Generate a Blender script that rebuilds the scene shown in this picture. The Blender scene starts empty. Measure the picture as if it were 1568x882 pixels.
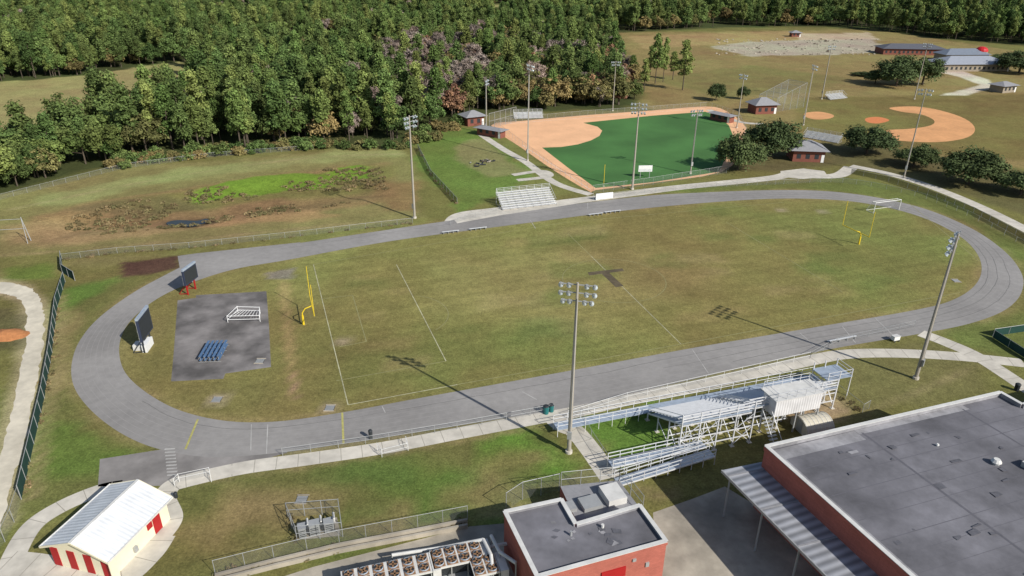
import bpy, math, random
import numpy as np
from mathutils import Vector, Matrix
random.seed(7); rng=np.random.default_rng(7)
SC=bpy.context.scene
# ------------------------------------------------------------------ survey
FOC,PIT,ROL,CH=1094.3,0.4463,0.0087,53.449
FA=0.3438; FX,FY=17.42,118.22           # sports-field axis and centre (metres)
cp,sp=math.cos(PIT),math.sin(PIT)
FW_=np.array([0,cp,-sp]); U0=np.array([0,sp,cp]); R0=np.array([1.,0,0])
RT=R0*math.cos(ROL)+U0*math.sin(ROL); UP=-R0*math.sin(ROL)+U0*math.cos(ROL)
def G(u,v,z=0.):
    """survey sighting -> metric ground position (plane at height z)"""
    d=FW_+RT*(u-784)/FOC+UP*(441-v)/FOC
    t=(z-CH)/d[2]
    return (float(d[0]*t),float(d[1]*t))
def HG(u,vb,vt):
    x,y=G(u,vb); k=(441-vt)/FOC
    return CH+y*(k*cp-sp)/(cp+k*sp)
def FP(a,b):
    c,s=math.cos(FA),math.sin(FA)
    return (FX+a*c-b*s, FY+a*s+b*c)
def inF(p):
    c,s=math.cos(FA),math.sin(FA); x=p[0]-FX; y=p[1]-FY
    return (x*c+y*s,-x*s+y*c)
def GS(pts,z=0.): return [G(u,v,z) for u,v in pts]
def catmull(P,closed=False,n=8):
    P=[np.array(p,float) for p in P]; N=len(P); out=[]
    rngi=range(N) if closed else range(N-1)
    for i in rngi:
        if closed: a,b,c,d=P[i-1],P[i],P[(i+1)%N],P[(i+2)%N]
        else: a,b,c,d=P[max(i-1,0)],P[i],P[i+1],P[min(i+2,N-1)]
        for k in range(n):
            t=k/n
            out.append(tuple(.5*((2*b)+(c-a)*t+(2*a-5*b+4*c-d)*t*t+(3*b-a-3*c+d)*t**3)))
    if not closed: out.append(tuple(P[-1]))
    return out
# ------------------------------------------------------------------ materials
def lin(c):
    return tuple(((x/255)/12.92 if x/255<=.04045 else ((x/255+.055)/1.055)**2.4) for x in c)
def L3(r,g,b): return lin((r,g,b))
MATS={}
def mat(name,col,rough=.8,metal=0.,var=.15,scale=1.5,bump=0.,var2=.0,scale2=.15,alpha=None,brick=None,spec=.3):
    if name in MATS: return MATS[name]
    m=bpy.data.materials.new(name); m.use_nodes=True; nt=m.node_tree; N=nt.nodes; K=nt.links
    b=N['Principled BSDF']; b.inputs['Roughness'].default_value=rough; b.inputs['Metallic'].default_value=metal
    b.inputs['Specular IOR Level'].default_value=spec
    tc=N.new('ShaderNodeTexCoord'); 
    n1=N.new('ShaderNodeTexNoise'); n1.inputs['Scale'].default_value=scale; n1.inputs['Detail'].default_value=6; n1.inputs['Roughness'].default_value=.65
    K.new(tc.outputs['Object'],n1.inputs['Vector'])
    mr=N.new('ShaderNodeMapRange'); mr.inputs['From Min'].default_value=.3; mr.inputs['From Max'].default_value=.7
    mr.inputs['To Min'].default_value=1-var; mr.inputs['To Max'].default_value=1+var; K.new(n1.outputs['Fac'],mr.inputs['Value'])
    n2=N.new('ShaderNodeTexNoise'); n2.inputs['Scale'].default_value=scale2; n2.inputs['Detail'].default_value=4
    K.new(tc.outputs['Object'],n2.inputs['Vector'])
    mr2=N.new('ShaderNodeMapRange'); mr2.inputs['From Min'].default_value=.35; mr2.inputs['From Max'].default_value=.65
    mr2.inputs['To Min'].default_value=1-var2; mr2.inputs['To Max'].default_value=1+var2; K.new(n2.outputs['Fac'],mr2.inputs['Value'])
    mu=N.new('ShaderNodeMath'); mu.operation='MULTIPLY'; K.new(mr.outputs[0],mu.inputs[0]); K.new(mr2.outputs[0],mu.inputs[1])
    vm=N.new('ShaderNodeVectorMath'); vm.operation='SCALE'; vm.inputs[0].default_value=col; K.new(mu.outputs[0],vm.inputs['Scale'])
    out=vm.outputs[0]
    if brick:
        br=N.new('ShaderNodeTexBrick'); br.inputs['Scale'].default_value=brick; br.inputs['Color1'].default_value=(1,1,1,1); br.inputs['Color2'].default_value=(.85,.85,.85,1); br.inputs['Mortar'].default_value=(.8,.8,.8,1)
        mp=N.new('ShaderNodeMapping'); mp.inputs['Rotation'].default_value=(math.radians(90),0,0); K.new(tc.outputs['Object'],mp.inputs[0]); K.new(mp.outputs[0],br.inputs['Vector'])
        mm=N.new('ShaderNodeVectorMath'); mm.operation='MULTIPLY'; K.new(out,mm.inputs[0]); K.new(br.outputs['Color'],mm.inputs[1]); out=mm.outputs[0]
    K.new(out,b.inputs['Base Color'])
    if bump:
        bp=N.new('ShaderNodeBump'); bp.inputs['Strength'].default_value=bump; bp.inputs['Distance'].default_value=.05; K.new(n1.outputs['Fac'],bp.inputs['Height']); K.new(bp.outputs[0],b.inputs['Normal'])
    if alpha is not None: b.inputs['Alpha'].default_value=alpha
    MATS[name]=m; return m
M_ASPH=mat('track_asphalt',L3(143,140,137),.9,var=.11,scale=.9,var2=.15,scale2=.06)
M_ASPH2=mat('old_asphalt',L3(132,128,125),.9,var=.14,scale=.7,var2=.22,scale2=.16)
M_COURT=mat('court_asphalt',L3(116,112,110),.9,var=.16,scale=.5,var2=.42,scale2=.22)
M_ASPHD=mat('dark_asphalt',L3(104,102,101),.9,var=.2,scale=.8,var2=.2)
M_CONC=mat('concrete',L3(196,190,178),.9,var=.10,scale=.8,var2=.12,scale2=.2)
M_CONC2=mat('stained_concrete',L3(160,152,138),.9,var=.2,scale=.5,var2=.3,scale2=.15)
M_CLAY=mat('infield_clay',L3(230,180,138),.95,var=.05,scale=1.,var2=.06)
M_CLAY2=mat('orange_clay',L3(210,155,106),.95,var=.12,scale=1.,var2=.1)
M_TURF=mat('artificial_turf',L3(70,112,58),.95,var=.08,scale=2.,var2=.18,scale2=.06)
M_WHITE=mat('white_paint',(.76,.76,.75),.6,var=.05)
M_LINE=mat('faded_line_paint',L3(170,167,138),.9,var=.35,scale=1.2,var2=.15)
M_LINEF=mat('very_faded_line_paint',L3(142,139,98),.9,var=.25,scale=1.2,var2=.1)
M_LINET=mat('lane_line_paint',L3(151,148,145),.9,var=.12,scale=.6)
M_LINEW=mat('worn_white_paint',L3(172,170,166),.9,var=.3,scale=.6)
M_YEL=mat('yellow_paint',(.75,.55,.03),.5,var=.05)
M_YELF=mat('faded_yellow_paint',L3(172,166,100),.9,var=.3)
M_ALU=mat('aluminium',(.66,.67,.68),.5,metal=.1,var=.08)
M_TREAD=mat('weathered_aluminium',(.36,.42,.50),.55,metal=.2,var=.15)
M_GALV=mat('galvanised_steel',(.40,.41,.41),.55,metal=.3,var=.08)
M_POLE=mat('concrete_pole',(.36,.33,.28),.85,var=.08)
M_LAMP=mat('lamp_housing',(.55,.60,.62),.4,metal=.2,var=.05)
M_GLASS=mat('lamp_glass',(.35,.42,.46),.15,var=.02,spec=.6)
M_DARK=mat('dark_metal',(.03,.035,.04),.6,var=.1)
M_NET=mat('chain_link_mesh',(.30,.31,.31),.7,alpha=.11,var=.0)
M_NETG=mat('green_windscreen',L3(34,66,60),.9,var=.2,scale=.7)
M_NETD=mat('dark_mesh',(.03,.045,.035),.9,alpha=.6,var=0)
M_BRICK=mat('red_brick',L3(178,104,90),.85,var=.12,scale=.6,brick=1.6)
M_BRICKD=mat('brown_brick',L3(128,80,68),.9,var=.12)
M_ROOFD=mat('bitumen_roof',L3(108,107,112),.9,var=.30,scale=.30,var2=.24,scale2=.10)
M_ROOFL=mat('bitumen_roof_light',L3(144,143,146),.9,var=.3,scale=.6,var2=.25,scale2=.2)
M_ROOFG=mat('grey_shingle',L3(140,140,143),.85,var=.12)
M_PARA=mat('parapet_cap',L3(205,204,200),.6,var=.14,scale=.8)
M_CREAM=mat('cream_siding',L3(226,218,192),.8,var=.05)
M_RED=mat('red_paint',L3(165,34,36),.6,var=.06)
M_BLUE=mat('blue_paint',L3(84,112,146),.5,var=.15)
M_NAVY=mat('navy_panel',L3(52,60,80),.5,var=.1)
M_WATER=mat('pond_water',(.03,.032,.028),.12,var=.1,spec=.4)
M_BARK=mat('bark',(.10,.08,.06),.95,var=.3,scale=3)
M_BROWNP=mat('worn_logo_paint',L3(96,86,68),.95,var=.3,scale=.9,var2=.25)
M_RUST=mat('rusty_fan_grille',L3(140,108,80),.8,var=.3,scale=3)
M_TEAL=mat('teal_plastic',L3(40,110,110),.5)
M_SAND=mat('sandy_road_soil',L3(204,196,178),.95,var=.10,scale=.8,var2=.12,scale2=.2)
M_SEAM=mat('roof_seam',L3(97,96,102)); M_PATCH=mat('roof_patch',L3(94,94,100),var=.25)
def corr(name,col,per,ang,depth=.35,rough=.45,metal=.2):
    m=bpy.data.materials.new(name); m.use_nodes=True; nt=m.node_tree; N=nt.nodes; K=nt.links; b=N['Principled BSDF']
    b.inputs['Roughness'].default_value=rough; b.inputs['Metallic'].default_value=metal
    tc=N.new('ShaderNodeTexCoord'); mp=N.new('ShaderNodeMapping'); mp.inputs['Rotation'].default_value=(0,0,-ang); K.new(tc.outputs['Object'],mp.inputs[0])
    w=N.new('ShaderNodeTexWave'); w.inputs['Scale'].default_value=1/per*.314; w.inputs['Distortion'].default_value=0; w.bands_direction='X'; K.new(mp.outputs[0],w.inputs[0])
    n=N.new('ShaderNodeTexNoise'); n.inputs['Scale'].default_value=.6; n.inputs['Detail'].default_value=5; K.new(tc.outputs['Object'],n.inputs[0])
    mr=N.new('ShaderNodeMapRange'); mr.inputs['To Min'].default_value=1-depth; mr.inputs['To Max'].default_value=1.; K.new(w.outputs['Fac'],mr.inputs[0])
    mr2=N.new('ShaderNodeMapRange'); mr2.inputs['From Min'].default_value=.3; mr2.inputs['From Max'].default_value=.7; mr2.inputs['To Min'].default_value=.85; mr2.inputs['To Max'].default_value=1.1; K.new(n.outputs['Fac'],mr2.inputs[0])
    mu=N.new('ShaderNodeMath'); mu.operation='MULTIPLY'; K.new(mr.outputs[0],mu.inputs[0]); K.new(mr2.outputs[0],mu.inputs[1])
    vm=N.new('ShaderNodeVectorMath'); vm.operation='SCALE'; vm.inputs[0].default_value=col; K.new(mu.outputs[0],vm.inputs['Scale']); K.new(vm.outputs[0],b.inputs['Base Color'])
    bp=N.new('ShaderNodeBump'); bp.inputs['Distance'].default_value=.05; bp.inputs['Strength'].default_value=.5; K.new(w.outputs['Fac'],bp.inputs['Height']); K.new(bp.outputs[0],b.inputs['Normal'])
    MATS[name]=m; return m
# ------------------------------------------------------------------ builder
class MB:
    def __init__(s,ox=0,oy=0,ang=0,oz=0): s.v=[];s.f=[];s.mi=[];s.ms=[];s.o=(ox,oy,oz);s.c=math.cos(ang);s.s=math.sin(ang)
    def mid(s,m):
        if m not in s.ms: s.ms.append(m)
        return s.ms.index(m)
    def add(s,vs,fs,m):
        b=len(s.v); k=s.mid(m)
        for x,y,z in vs: s.v.append((s.o[0]+x*s.c-y*s.s,s.o[1]+x*s.s+y*s.c,s.o[2]+z))
        for f in fs: s.f.append([b+i for i in f]); s.mi.append(k)
    def box(s,x0,x1,y0,y1,z0,z1,m):
        s.add([(x0,y0,z0),(x1,y0,z0),(x1,y1,z0),(x0,y1,z0),(x0,y0,z1),(x1,y0,z1),(x1,y1,z1),(x0,y1,z1)],
              [(3,2,1,0),(4,5,6,7),(0,1,5,4),(1,2,6,5),(2,3,7,6),(3,0,4,7)],m)
    def beam(s,p,q,w,h,m):
        p=np.array(p,float);q=np.array(q,float);d=q-p;L=np.linalg.norm(d)
        if L<1e-6:return
        d/=L; a=np.array([0,0,1.]) if abs(d[2])<.95 else np.array([1.,0,0])
        r=np.cross(d,a); r/=np.linalg.norm(r); u=np.cross(r,d)
        vs=[tuple(e+r*sx*w/2+u*su*h/2) for e in(p,q) for sx,su in((-1,-1),(1,-1),(1,1),(-1,1))]
        s.add(vs,[(0,1,2,3),(7,6,5,4),(0,4,5,1),(1,5,6,2),(2,6,7,3),(3,7,4,0)],m)
    def cyl(s,p,q,r0,r1,m,n=8,cap=True):
        p=np.array(p,float);q=np.array(q,float);d=q-p;d/=np.linalg.norm(d)
        a=np.array([0,0,1.]) if abs(d[2])<.95 else np.array([1.,0,0])
        r=np.cross(d,a); r/=np.linalg.norm(r); u=np.cross(r,d); vs=[]
        for e,R in((p,r0),(q,r1)):
            for k in range(n):
                t=2*math.pi*k/n; vs.append(tuple(e+(r*math.cos(t)+u*math.sin(t))*R))
        fs=[(k,(k+1)%n,n+(k+1)%n,n+k) for k in range(n)]
        if cap: fs+=[tuple(range(n-1,-1,-1)),tuple(range(n,2*n))]
        s.add(vs,fs,m)
    def poly(s,pts,m): s.add(pts,[tuple(range(len(pts)))],m)
    def prism(s,pts,z0,z1,ms,mt):
        A=sum(pts[i-1][0]*pts[i][1]-pts[i][0]*pts[i-1][1] for i in range(len(pts)))
        if A<0: pts=pts[::-1]
        n=len(pts); vs=[(x,y,z0) for x,y in pts]+[(x,y,z1) for x,y in pts]
        s.add(vs,[(i,(i+1)%n,n+(i+1)%n,n+i) for i in range(n)],ms); s.add([(x,y,z1) for x,y in pts],[tuple(range(n))],mt)
    def build(s,name,smooth=False):
        me=bpy.data.meshes.new(name); me.from_pydata(s.v,[],s.f)
        for m in s.ms: me.materials.append(m)
        me.polygons.foreach_set('material_index',s.mi)
        if smooth: me.polygons.foreach_set('use_smooth',[True]*len(s.f))
        me.update(); o=bpy.data.objects.new(name,me); SC.collection.objects.link(o); return o
def sheet(name,pts,z,m):
    A=sum(pts[i-1][0]*pts[i][1]-pts[i][0]*pts[i-1][1] for i in range(len(pts)))
    if A<0: pts=pts[::-1]
    b=MB(); b.poly([(x,y,z) for x,y in pts],m); return b.build(name)
def strip(b,P,w,z,m,closed=False):
    P=[np.array(p[:2],float) for p in P]; n=len(P); Lf=[];Rt=[]
    for i in range(n):
        if closed: t=P[(i+1)%n]-P[i-1]
        else: t=P[min(i+1,n-1)]-P[max(i-1,0)]
        t/=np.linalg.norm(t)+1e-9; ww=w[i] if hasattr(w,'__len__') else w; nn=np.array([-t[1],t[0]])*ww/2; Lf.append(P[i]+nn);Rt.append(P[i]-nn)
    vs=[(p[0],p[1],z) for p in Rt]+[(p[0],p[1],z) for p in Lf]
    fs=[(i,(i+1)%n,n+(i+1)%n,n+i) for i in range(n if closed else n-1)]
    b.add(vs,fs,m)
M_JOINT=mat('concrete_joint',L3(150,144,132),.9)
def ribbon(name,pts,w,z,m,smooth=True,joints=True):
    P=GS(pts); P=catmull(P) if smooth else P
    b=MB(); strip(b,P,w,z,m)
    if joints:
        acc=0
        for i in range(len(P)-1):
            a=np.array(P[i]);c=np.array(P[i+1]);L=np.linalg.norm(c-a)
            while acc<L:
                q=a+(c-a)*acc/L; t=(c-a)/L; nn=np.array([-t[1],t[0]])*(w/2-.02); strip(b,[q-nn,q+nn],.07,z+.002,M_JOINT); acc+=2.4
            acc-=L
    return b.build(name)
# ------------------------------------------------------------------ ground outlines
T_IN=[(440,398),(600,369),(780,345),(960,322),(1100,309),(1200,304),(1290,307),(1360,318),(1420,336),(1470,362),(1496,388),(1503,415),(1490,440),(1455,461),(1400,475),(1290,494),(1160,516),(1043,536),(800,581),(640,610),(533,630),(430,645),(350,645),(280,630),(230,605),(195,575),(183,545),(186,515),(203,488),(240,458),(290,434),(360,412)]
T_OUT=[(460,372),(640,345),(780,325),(960,303),(1050,296),(1200,291),(1300,296),(1400,315),(1480,346),(1535,382),(1564,418),(1564,448),(1540,474),(1490,494),(1420,509),(1280,533),(1150,560),(1030,588),(870,624),(700,652),(560,674),(440,692),(330,700),(262,692),(210,676),(165,650),(130,618),(112,588),(110,556),(122,522),(150,488),(195,454),(240,428),(310,395),(380,383)]
tin=catmull(GS(T_IN),True,6); tout=catmull(GS(T_OUT),True,6)
cx,cy=np.mean(np.array(tin),0)
def ring(poly,N=360):
    P=[inF(p) for p in poly]; P=np.array(P); c=np.array(inF((cx,cy))); P=(P-c)*np.array([1/2.2,1.]); out=[]
    ang=np.arctan2(P[:,1],P[:,0]); o=np.argsort(ang); ang=ang[o]; R=np.hypot(P[:,0],P[:,1])[o]
    for k in range(N):
        t=-math.pi+2*math.pi*k/N; r=np.interp(t,ang,R,period=2*math.pi)
        q=np.array([math.cos(t)*r*2.2,math.sin(t)*r])+c; out.append(FP(q[0],q[1]))
    return out
RI=ring(tin); RO=ring(tout); N=len(RI)
b=MB(); b.add([(x,y,.008) for x,y in RI]+[(x,y,.008) for x,y in RO],[(i,(i+1)%N,N+(i+1)%N,N+i)[::-1] for i in range(N)],M_ASPH); b.build('running_track')
b=MB()
for k in range(1,8,1):
    t=k/8; P=[(RI[i][0]*(1-t)+RO[i][0]*t,RI[i][1]*(1-t)+RO[i][1]*t) for i in range(N)]
    strip(b,P,.05,.012,M_LINET,True)
for t0,sd_ in((.46,1),(.72,2),(.2,3)):
    P=[]; r_=random.Random(sd_); off=0
    for i in range(0,N):
        off=off*.97+r_.uniform(-.012,.012); t=min(.97,max(.03,t0+off)); P.append((RI[i][0]*(1-t)+RO[i][0]*t,RI[i][1]*(1-t)+RO[i][1]*t))
    strip(b,P[r_.randint(0,100):r_.randint(200,350)],.07,.014,M_ASPHD)
def ln(b,p,q,w,m,z=.016): strip(b,[G(*p),G(*q)],w,z,m)
for p,q in [((524,632),(526,680)),((303,642),(284,688))]: ln(b,p,q,.25,M_YELF)
for p,q in [((410,650),(408,695)),((900,320),(900,310)),((1060,535),(1085,572)),((1340,487),(1372,518)),((820,350),(812,337)),((1290,500),(1310,525)),((800,600),(822,612)),((585,622),(590,632)),((1225,510),(1250,532)),((385,650),(384,690))]: ln(b,p,q,.10,M_LINEW)
for k in range(9):
    ln(b,(252+k*.5,688+k*5),(268+k*.5,687+k*5),.25,M_LINEW)
b.build('track_markings')
# ------------------------------------------------------------------ colour-zoned ground sheet
core_x=np.arange(-190,340,1.0); core_y=np.arange(38,470,1.0)
def grow(a,e,s=1.0,g=1.09):
    out=[];x=a
    while abs(x-a)<abs(e-a): s*=g; x+=s*np.sign(e-a); out.append(x)
    return out
xs=np.array(grow(-190,-6000)[::-1]+list(core_x)+grow(339,6000)); ys=np.array(grow(38,-1500)[::-1]+list(core_y)+grow(469,9000))
XX,YY=np.meshgrid(xs,ys)
def vnoise(x,y,s,seed):
    r=np.random.default_rng(seed).random((256,256)); x=x/s;y=y/s
    xi=np.floor(x).astype(int);yi=np.floor(y).astype(int);fx=x-xi;fy=y-yi;fx=fx*fx*(3-2*fx);fy=fy*fy*(3-2*fy)
    g=lambda a,b_: r[a%256,b_%256]
    return (g(xi,yi)*(1-fx)+g(xi+1,yi)*fx)*(1-fy)+(g(xi,yi+1)*(1-fx)+g(xi+1,yi+1)*fx)*fy
def fbm(s,seed): return (vnoise(XX,YY,s,seed)*.5+vnoise(XX,YY,s/2.1,seed+1)*.3+vnoise(XX,YY,s/4.3,seed+2)*.2)-.5
NJ=fbm(12,3); NK=fbm(30,9); NS=fbm(5,21)
def sdf(poly,x=None,y=None):
    x=XX if x is None else x; y=YY if y is None else y
    P=np.array(poly,float); d=np.full(x.shape,1e18); ins=np.zeros(x.shape,bool); n=len(P)
    for i in range(n):
        a=P[i-1];c=P[i];e=c-a;wx=x-a[0];wy=y-a[1]; t=np.clip((wx*e[0]+wy*e[1])/(e@e+1e-12),0,1)
        d=np.minimum(d,(wx-t*e[0])**2+(wy-t*e[1])**2)
        cond=((a[1]<=y)&(c[1]>y))|((c[1]<=y)&(a[1]>y))
        with np.errstate(divide='ignore',invalid='ignore'):
            xi=a[0]+(y-a[1])/(c[1]-a[1]+1e-15)*(c[0]-a[0])
        ins^=cond&(x<xi)
    return np.where(ins,1,-1)*np.sqrt(d)
COL=np.zeros(XX.shape+(3,)); COL[:]=L3(110,107,62)
def zone(pts,c,soft=2.,amt=1.,jit=6.,world=False):
    P=pts if world else GS(pts)
    P=np.array(P); m=20; sel=(XX>P[:,0].min()-m)&(XX<P[:,0].max()+m)&(YY>P[:,1].min()-m)&(YY<P[:,1].max()+m)
    if not sel.any(): return
    d=sdf(P,XX[sel],YY[sel])+NJ[sel]*jit+NS[sel]*jit*.6
    w=np.clip(d/soft+.5,0,1)*amt; w=w[:,None]; COL[sel]=COL[sel]*(1-w)+np.array(L3(*c))*w
def track_wear(pts,width,c,amt):
    """wheel ruts / desire lines worn through the grass"""
    P=np.array(catmull(GS(pts)));m=6; sel=(XX>P[:,0].min()-m)&(XX<P[:,0].max()+m)&(YY>P[:,1].min()-m)&(YY<P[:,1].max()+m)
    x=XX[sel];y=YY[sel];d=np.full(x.shape,1e9)
    for i in range(len(P)-1):
        a=P[i];e=P[i+1]-a;t=np.clip(((x-a[0])*e[0]+(y-a[1])*e[1])/(e@e+1e-9),0,1); d=np.minimum(d,np.hypot(x-a[0]-t*e[0],y-a[1]-t*e[1]))
    w=(np.clip(1.3-d/width,0,1)*amt*np.clip(.7+NS[sel]*2,0,1))[:,None]; COL[sel]=COL[sel]*(1-w)+np.array(L3(*c))*w
FOREST=[(-500,420),(-150,335),(0,300),(60,282),(120,266),(185,252),(250,243),(330,236),(400,230),(480,224),(560,226),(620,222),(665,205),(700,186),(760,172),(850,170),(960,168),(982,150),(975,120),(950,95),(940,62),(955,50),(1100,43),(1200,41),(1280,42),(1340,48),(1420,58),(1568,70),(1900,85),(2600,60),(2600,-30),(-900,-30),(-900,330)]
CLR=[[(-300,140),(0,126),(130,116),(200,104),(280,94),(288,125),(292,165),(200,196),(110,206),(0,236),(-300,270)],[(440,58),(510,52),(520,92),(450,96)],[(750,10),(802,6),(802,34),(760,36)],[(860,-4),(990,-8),(990,12),(870,16)],[(1120,-6),(1210,-9),(1210,6),(1125,8)]]
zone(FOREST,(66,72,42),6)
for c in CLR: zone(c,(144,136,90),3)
zone([(945,50),(1340,45),(1568,80),(1900,95),(2200,300),(1300,240),(1120,190),(985,165),(985,120)],(132,118,76),4)
zone([(960,55),(1200,48),(1330,55),(1100,68),(990,75)],(150,130,88),3)
zone([(990,120),(1150,100),(1300,120),(1250,140),(1100,150)],(114,111,66),6,.7)
zone([(1090,72),(1150,64),(1340,58),(1352,78),(1280,84),(1150,86)],(164,154,138),3,.85,9)
zone([(1210,52),(1330,50),(1345,60),(1230,62)],(178,162,138),2,.8,9)
zone([(1228,150),(1568,143),(1700,150),(1700,250),(1568,246),(1300,226),(1215,200)],(114,104,62),4)
zone([(1420,106),(1460,104),(1512,122),(1524,134),(1480,146),(1440,146),(1500,130),(1470,118)],(196,188,170),1.5,.9,2)
zone([(-300,330),(0,300),(200,256),(480,232),(618,226),(648,330),(300,385),(0,430),(-300,480)],(126,120,76),3)
zone([(60,300),(250,262),(480,236),(615,228),(618,238),(480,250),(260,278),(70,318)],(138,140,90),3,.8)
zone([(40,332),(250,292),(500,255),(590,250),(612,302),(500,322),(300,350),(60,375)],(134,114,78),3)
zone([(180,312),(300,288),(420,272),(560,252),(600,256),(590,290),(420,300),(260,318)],(108,110,60),4,.7)
zone([(300,294),(350,278),(470,262),(555,252),(566,266),(480,283),(400,290),(312,300)],(100,128,44),1.2,.9,7)
zone([(120,320),(250,300),(300,312),(200,330)],(90,84,58),3,.6)
zone([(150,340),(420,318),(520,330),(300,350)],(156,128,90),2,.7)
zone([(0,345),(120,335),(300,352),(120,372),(0,380)],(154,134,94),3,.7)
zone([(560,275),(640,280),(640,325),(590,322)],(130,106,72),2,.7)
zone([(240,334),(330,326),(336,340),(300,348),(252,348)],(82,76,56),1.5,.8,4)
zone([(-100,395),(300,372),(640,338),(690,340),(460,372),(300,388),(100,402),(-100,430)],(114,113,65),2)
zone([(0,410),(70,402),(85,425),(0,432)],(96,110,52),2)
zone([(632,226),(690,190),(745,205),(812,262),(780,290),(700,330),(690,300),(650,262)],(98,113,56),2)
zone([(700,222),(745,214),(800,262),(745,272),(705,245)],(130,118,84),2,.7)
zone([(930,300),(1110,286),(1290,272),(1440,300),(1568,375),(1560,395),(1480,345),(1400,312),(1300,294),(1200,289),(1050,294)],(100,105,57),1.5)
zone([(1100,225),(1300,215),(1568,262),(1568,325),(1420,278),(1300,252),(1200,262),(1100,262)],(94,88,58),3,.9)
zone([(60,430),(260,425),(150,480),(112,560),(115,620),(160,665),(262,700),(200,740),(20,800),(50,600)],(104,105,60),2)
zone([(85,440),(180,425),(165,450),(110,480),(85,500)],(90,118,52),2,.8)
zone([(60,640),(130,650),(250,705),(150,735),(60,720)],(90,114,50),2,.7)
zone([(100,470),(140,460),(105,560),(85,600),(85,530)],(136,116,82),2,.6)
zone([(185,402),(274,391),(277,410),(230,420),(185,424)],(84,64,52),.6,1,1.5)
zone([(-200,650),(0,600),(20,700),(-20,850),(-200,900)],(106,108,60),2)
zone([(270,745),(560,695),(850,650),(912,735),(850,765),(700,800),(370,882),(200,905)],(101,101,58),1.5)
for zz,c,a in [([(730,682),(800,668),(862,668),(893,710),(850,735),(760,715)],(84,122,44),.9),([(560,720),(640,705),(700,730),(640,770),(570,760)],(90,112,50),.6),([(350,770),(470,740),(520,780),(420,830),(340,810)],(128,112,74),.7),([(230,830),(330,790),(370,850),(250,880)],(122,111,67),.7),([(560,770),(700,750),(760,780),(650,800)],(88,104,50),.5)]: zone(zz,c,4,a,8)
zone([(888,645),(1000,622),(1032,700),(950,722)],(90,114,50),1)
zone([(960,740),(1050,735),(1062,775),(985,780)],(124,111,78),1,.8)
zone([(1170,600),(1265,595),(1330,640),(1200,655)],(156,138,108),1.5,.9)
zone([(1270,548),(1420,515),(1520,560),(1500,600),(1330,635)],(110,105,66),2)
zone([(1440,505),(1568,480),(1700,470),(1700,560),(1568,560)],(100,106,58),2)
zone(RI,(123,117,70),.6,1,.5,True)
zone([(470,520),(700,500),(1000,540),(800,580),(533,628),(470,625)],(106,109,61),9,.8,14)
zone([(1100,320),(1340,318),(1450,360),(1490,420),(1400,465),(1200,480),(1250,400)],(110,111,63),9,.8,14)
zone([(660,400),(900,370),(1080,390),(1090,450),(900,490),(700,470)],(134,123,79),10,.65,14)
for k in range(40):
    a0,b0=random.uniform(-48,50),random.uniform(-23,23); x,y=FP(a0,b0); r_=random.uniform(1.2,4); zone([(x-r_*1.6,y-r_),(x+r_*1.6,y-r_*.6),(x+r_*1.5,y+r_),(x-r_*1.4,y+r_*.8)],random.choice([(142,129,88),(136,122,80),(94,103,56),(98,106,58)]),2.2,.5,5,True)
for k in range(34):
    u_,v_=random.uniform(280,900),random.uniform(690,850); x,y=G(u_,v_); r_=random.uniform(.8,2.4); zone([(x-r_*1.6,y-r_),(x+r_*1.6,y-r_*.6),(x+r_*1.5,y+r_),(x-r_*1.4,y+r_*.8)],random.choice([(132,116,80),(86,108,50),(80,98,48),(124,110,72)]),1.8,.5,4,True)
zone([(190,540),(270,455),(270,585),(420,590),(440,640),(290,632)],(112,106,64),2,.9)
zone([(190,510),(240,470),(262,500),(215,560)],(128,114,75),3,.6)
zone([(427,430),(440,430),(450,520),(457,608),(444,608),(436,520)],(148,130,88),.6,.8,1.)
zone([(444,570),(455,570),(458,610),(445,610)],(150,120,104),.6,.5,1.)
zone([(406,418),(448,412),(448,425),(410,428)],(124,114,104),.6,.9,1.5)
for uv in [(1258,324),(524,524),(1196,322),(332,612),(505,625)]:
    x,y=G(*uv); zone([(x-1.2,y-1.2),(x+1.2,y-1.2),(x+1.2,y+1.2),(x-1.2,y+1.2)],(150,138,112),1,.7,1,True)
ROAD=[(-60,436),(0,432),(44,440),(64,462),(68,500),(60,560),(45,640),(24,718),(6,800),(-20,800),(-8,720),(16,640),(32,560),(41,500),(34,462),(0,449),(-60,450)]
zone([(-60,432),(0,427),(50,435),(72,460),(76,500),(68,562),(52,642),(30,722),(10,805),(-24,800),(-14,720),(10,640),(26,560),(34,500),(28,466),(0,454),(-60,454)],(168,154,122),1.5,.8,2)
zone([(-30,470),(20,470),(34,490),(30,530),(-30,535)],(82,76,54),2,.7)
track_wear([(95,440),(92,520),(78,620),(52,760)],.8,(150,132,98),.6)
track_wear([(940,740),(860,762),(720,796),(560,832)],.7,(132,118,84),.6)
track_wear([(300,740),(480,712),(700,676),(850,648)],.5,(138,122,88),.55)
track_wear([(0,392),(200,376),(460,350),(620,335)],.9,(146,130,94),.6)
track_wear([(20,320),(240,275),(460,243),(612,236)],1.,(150,140,100),.6)
track_wear([(1310,640),(1380,610),(1500,560)],.7,(136,122,90),.5)
dr=np.minimum(np.abs(sdf(RI)),np.abs(sdf(RO))); wv=(np.clip(1-dr/1.6,0,1)*np.clip(.5+NS*2.2,0,1)*.6)[...,None]; COL=COL*(1-wv)+np.array(L3(140,124,88))*wv
a_=(XX-FX)*math.cos(FA)+(YY-FY)*math.sin(FA); b_=-(XX-FX)*math.sin(FA)+(YY-FY)*math.cos(FA)
ins=(sdf(RI)>1.5)&(a_>-66)
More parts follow.
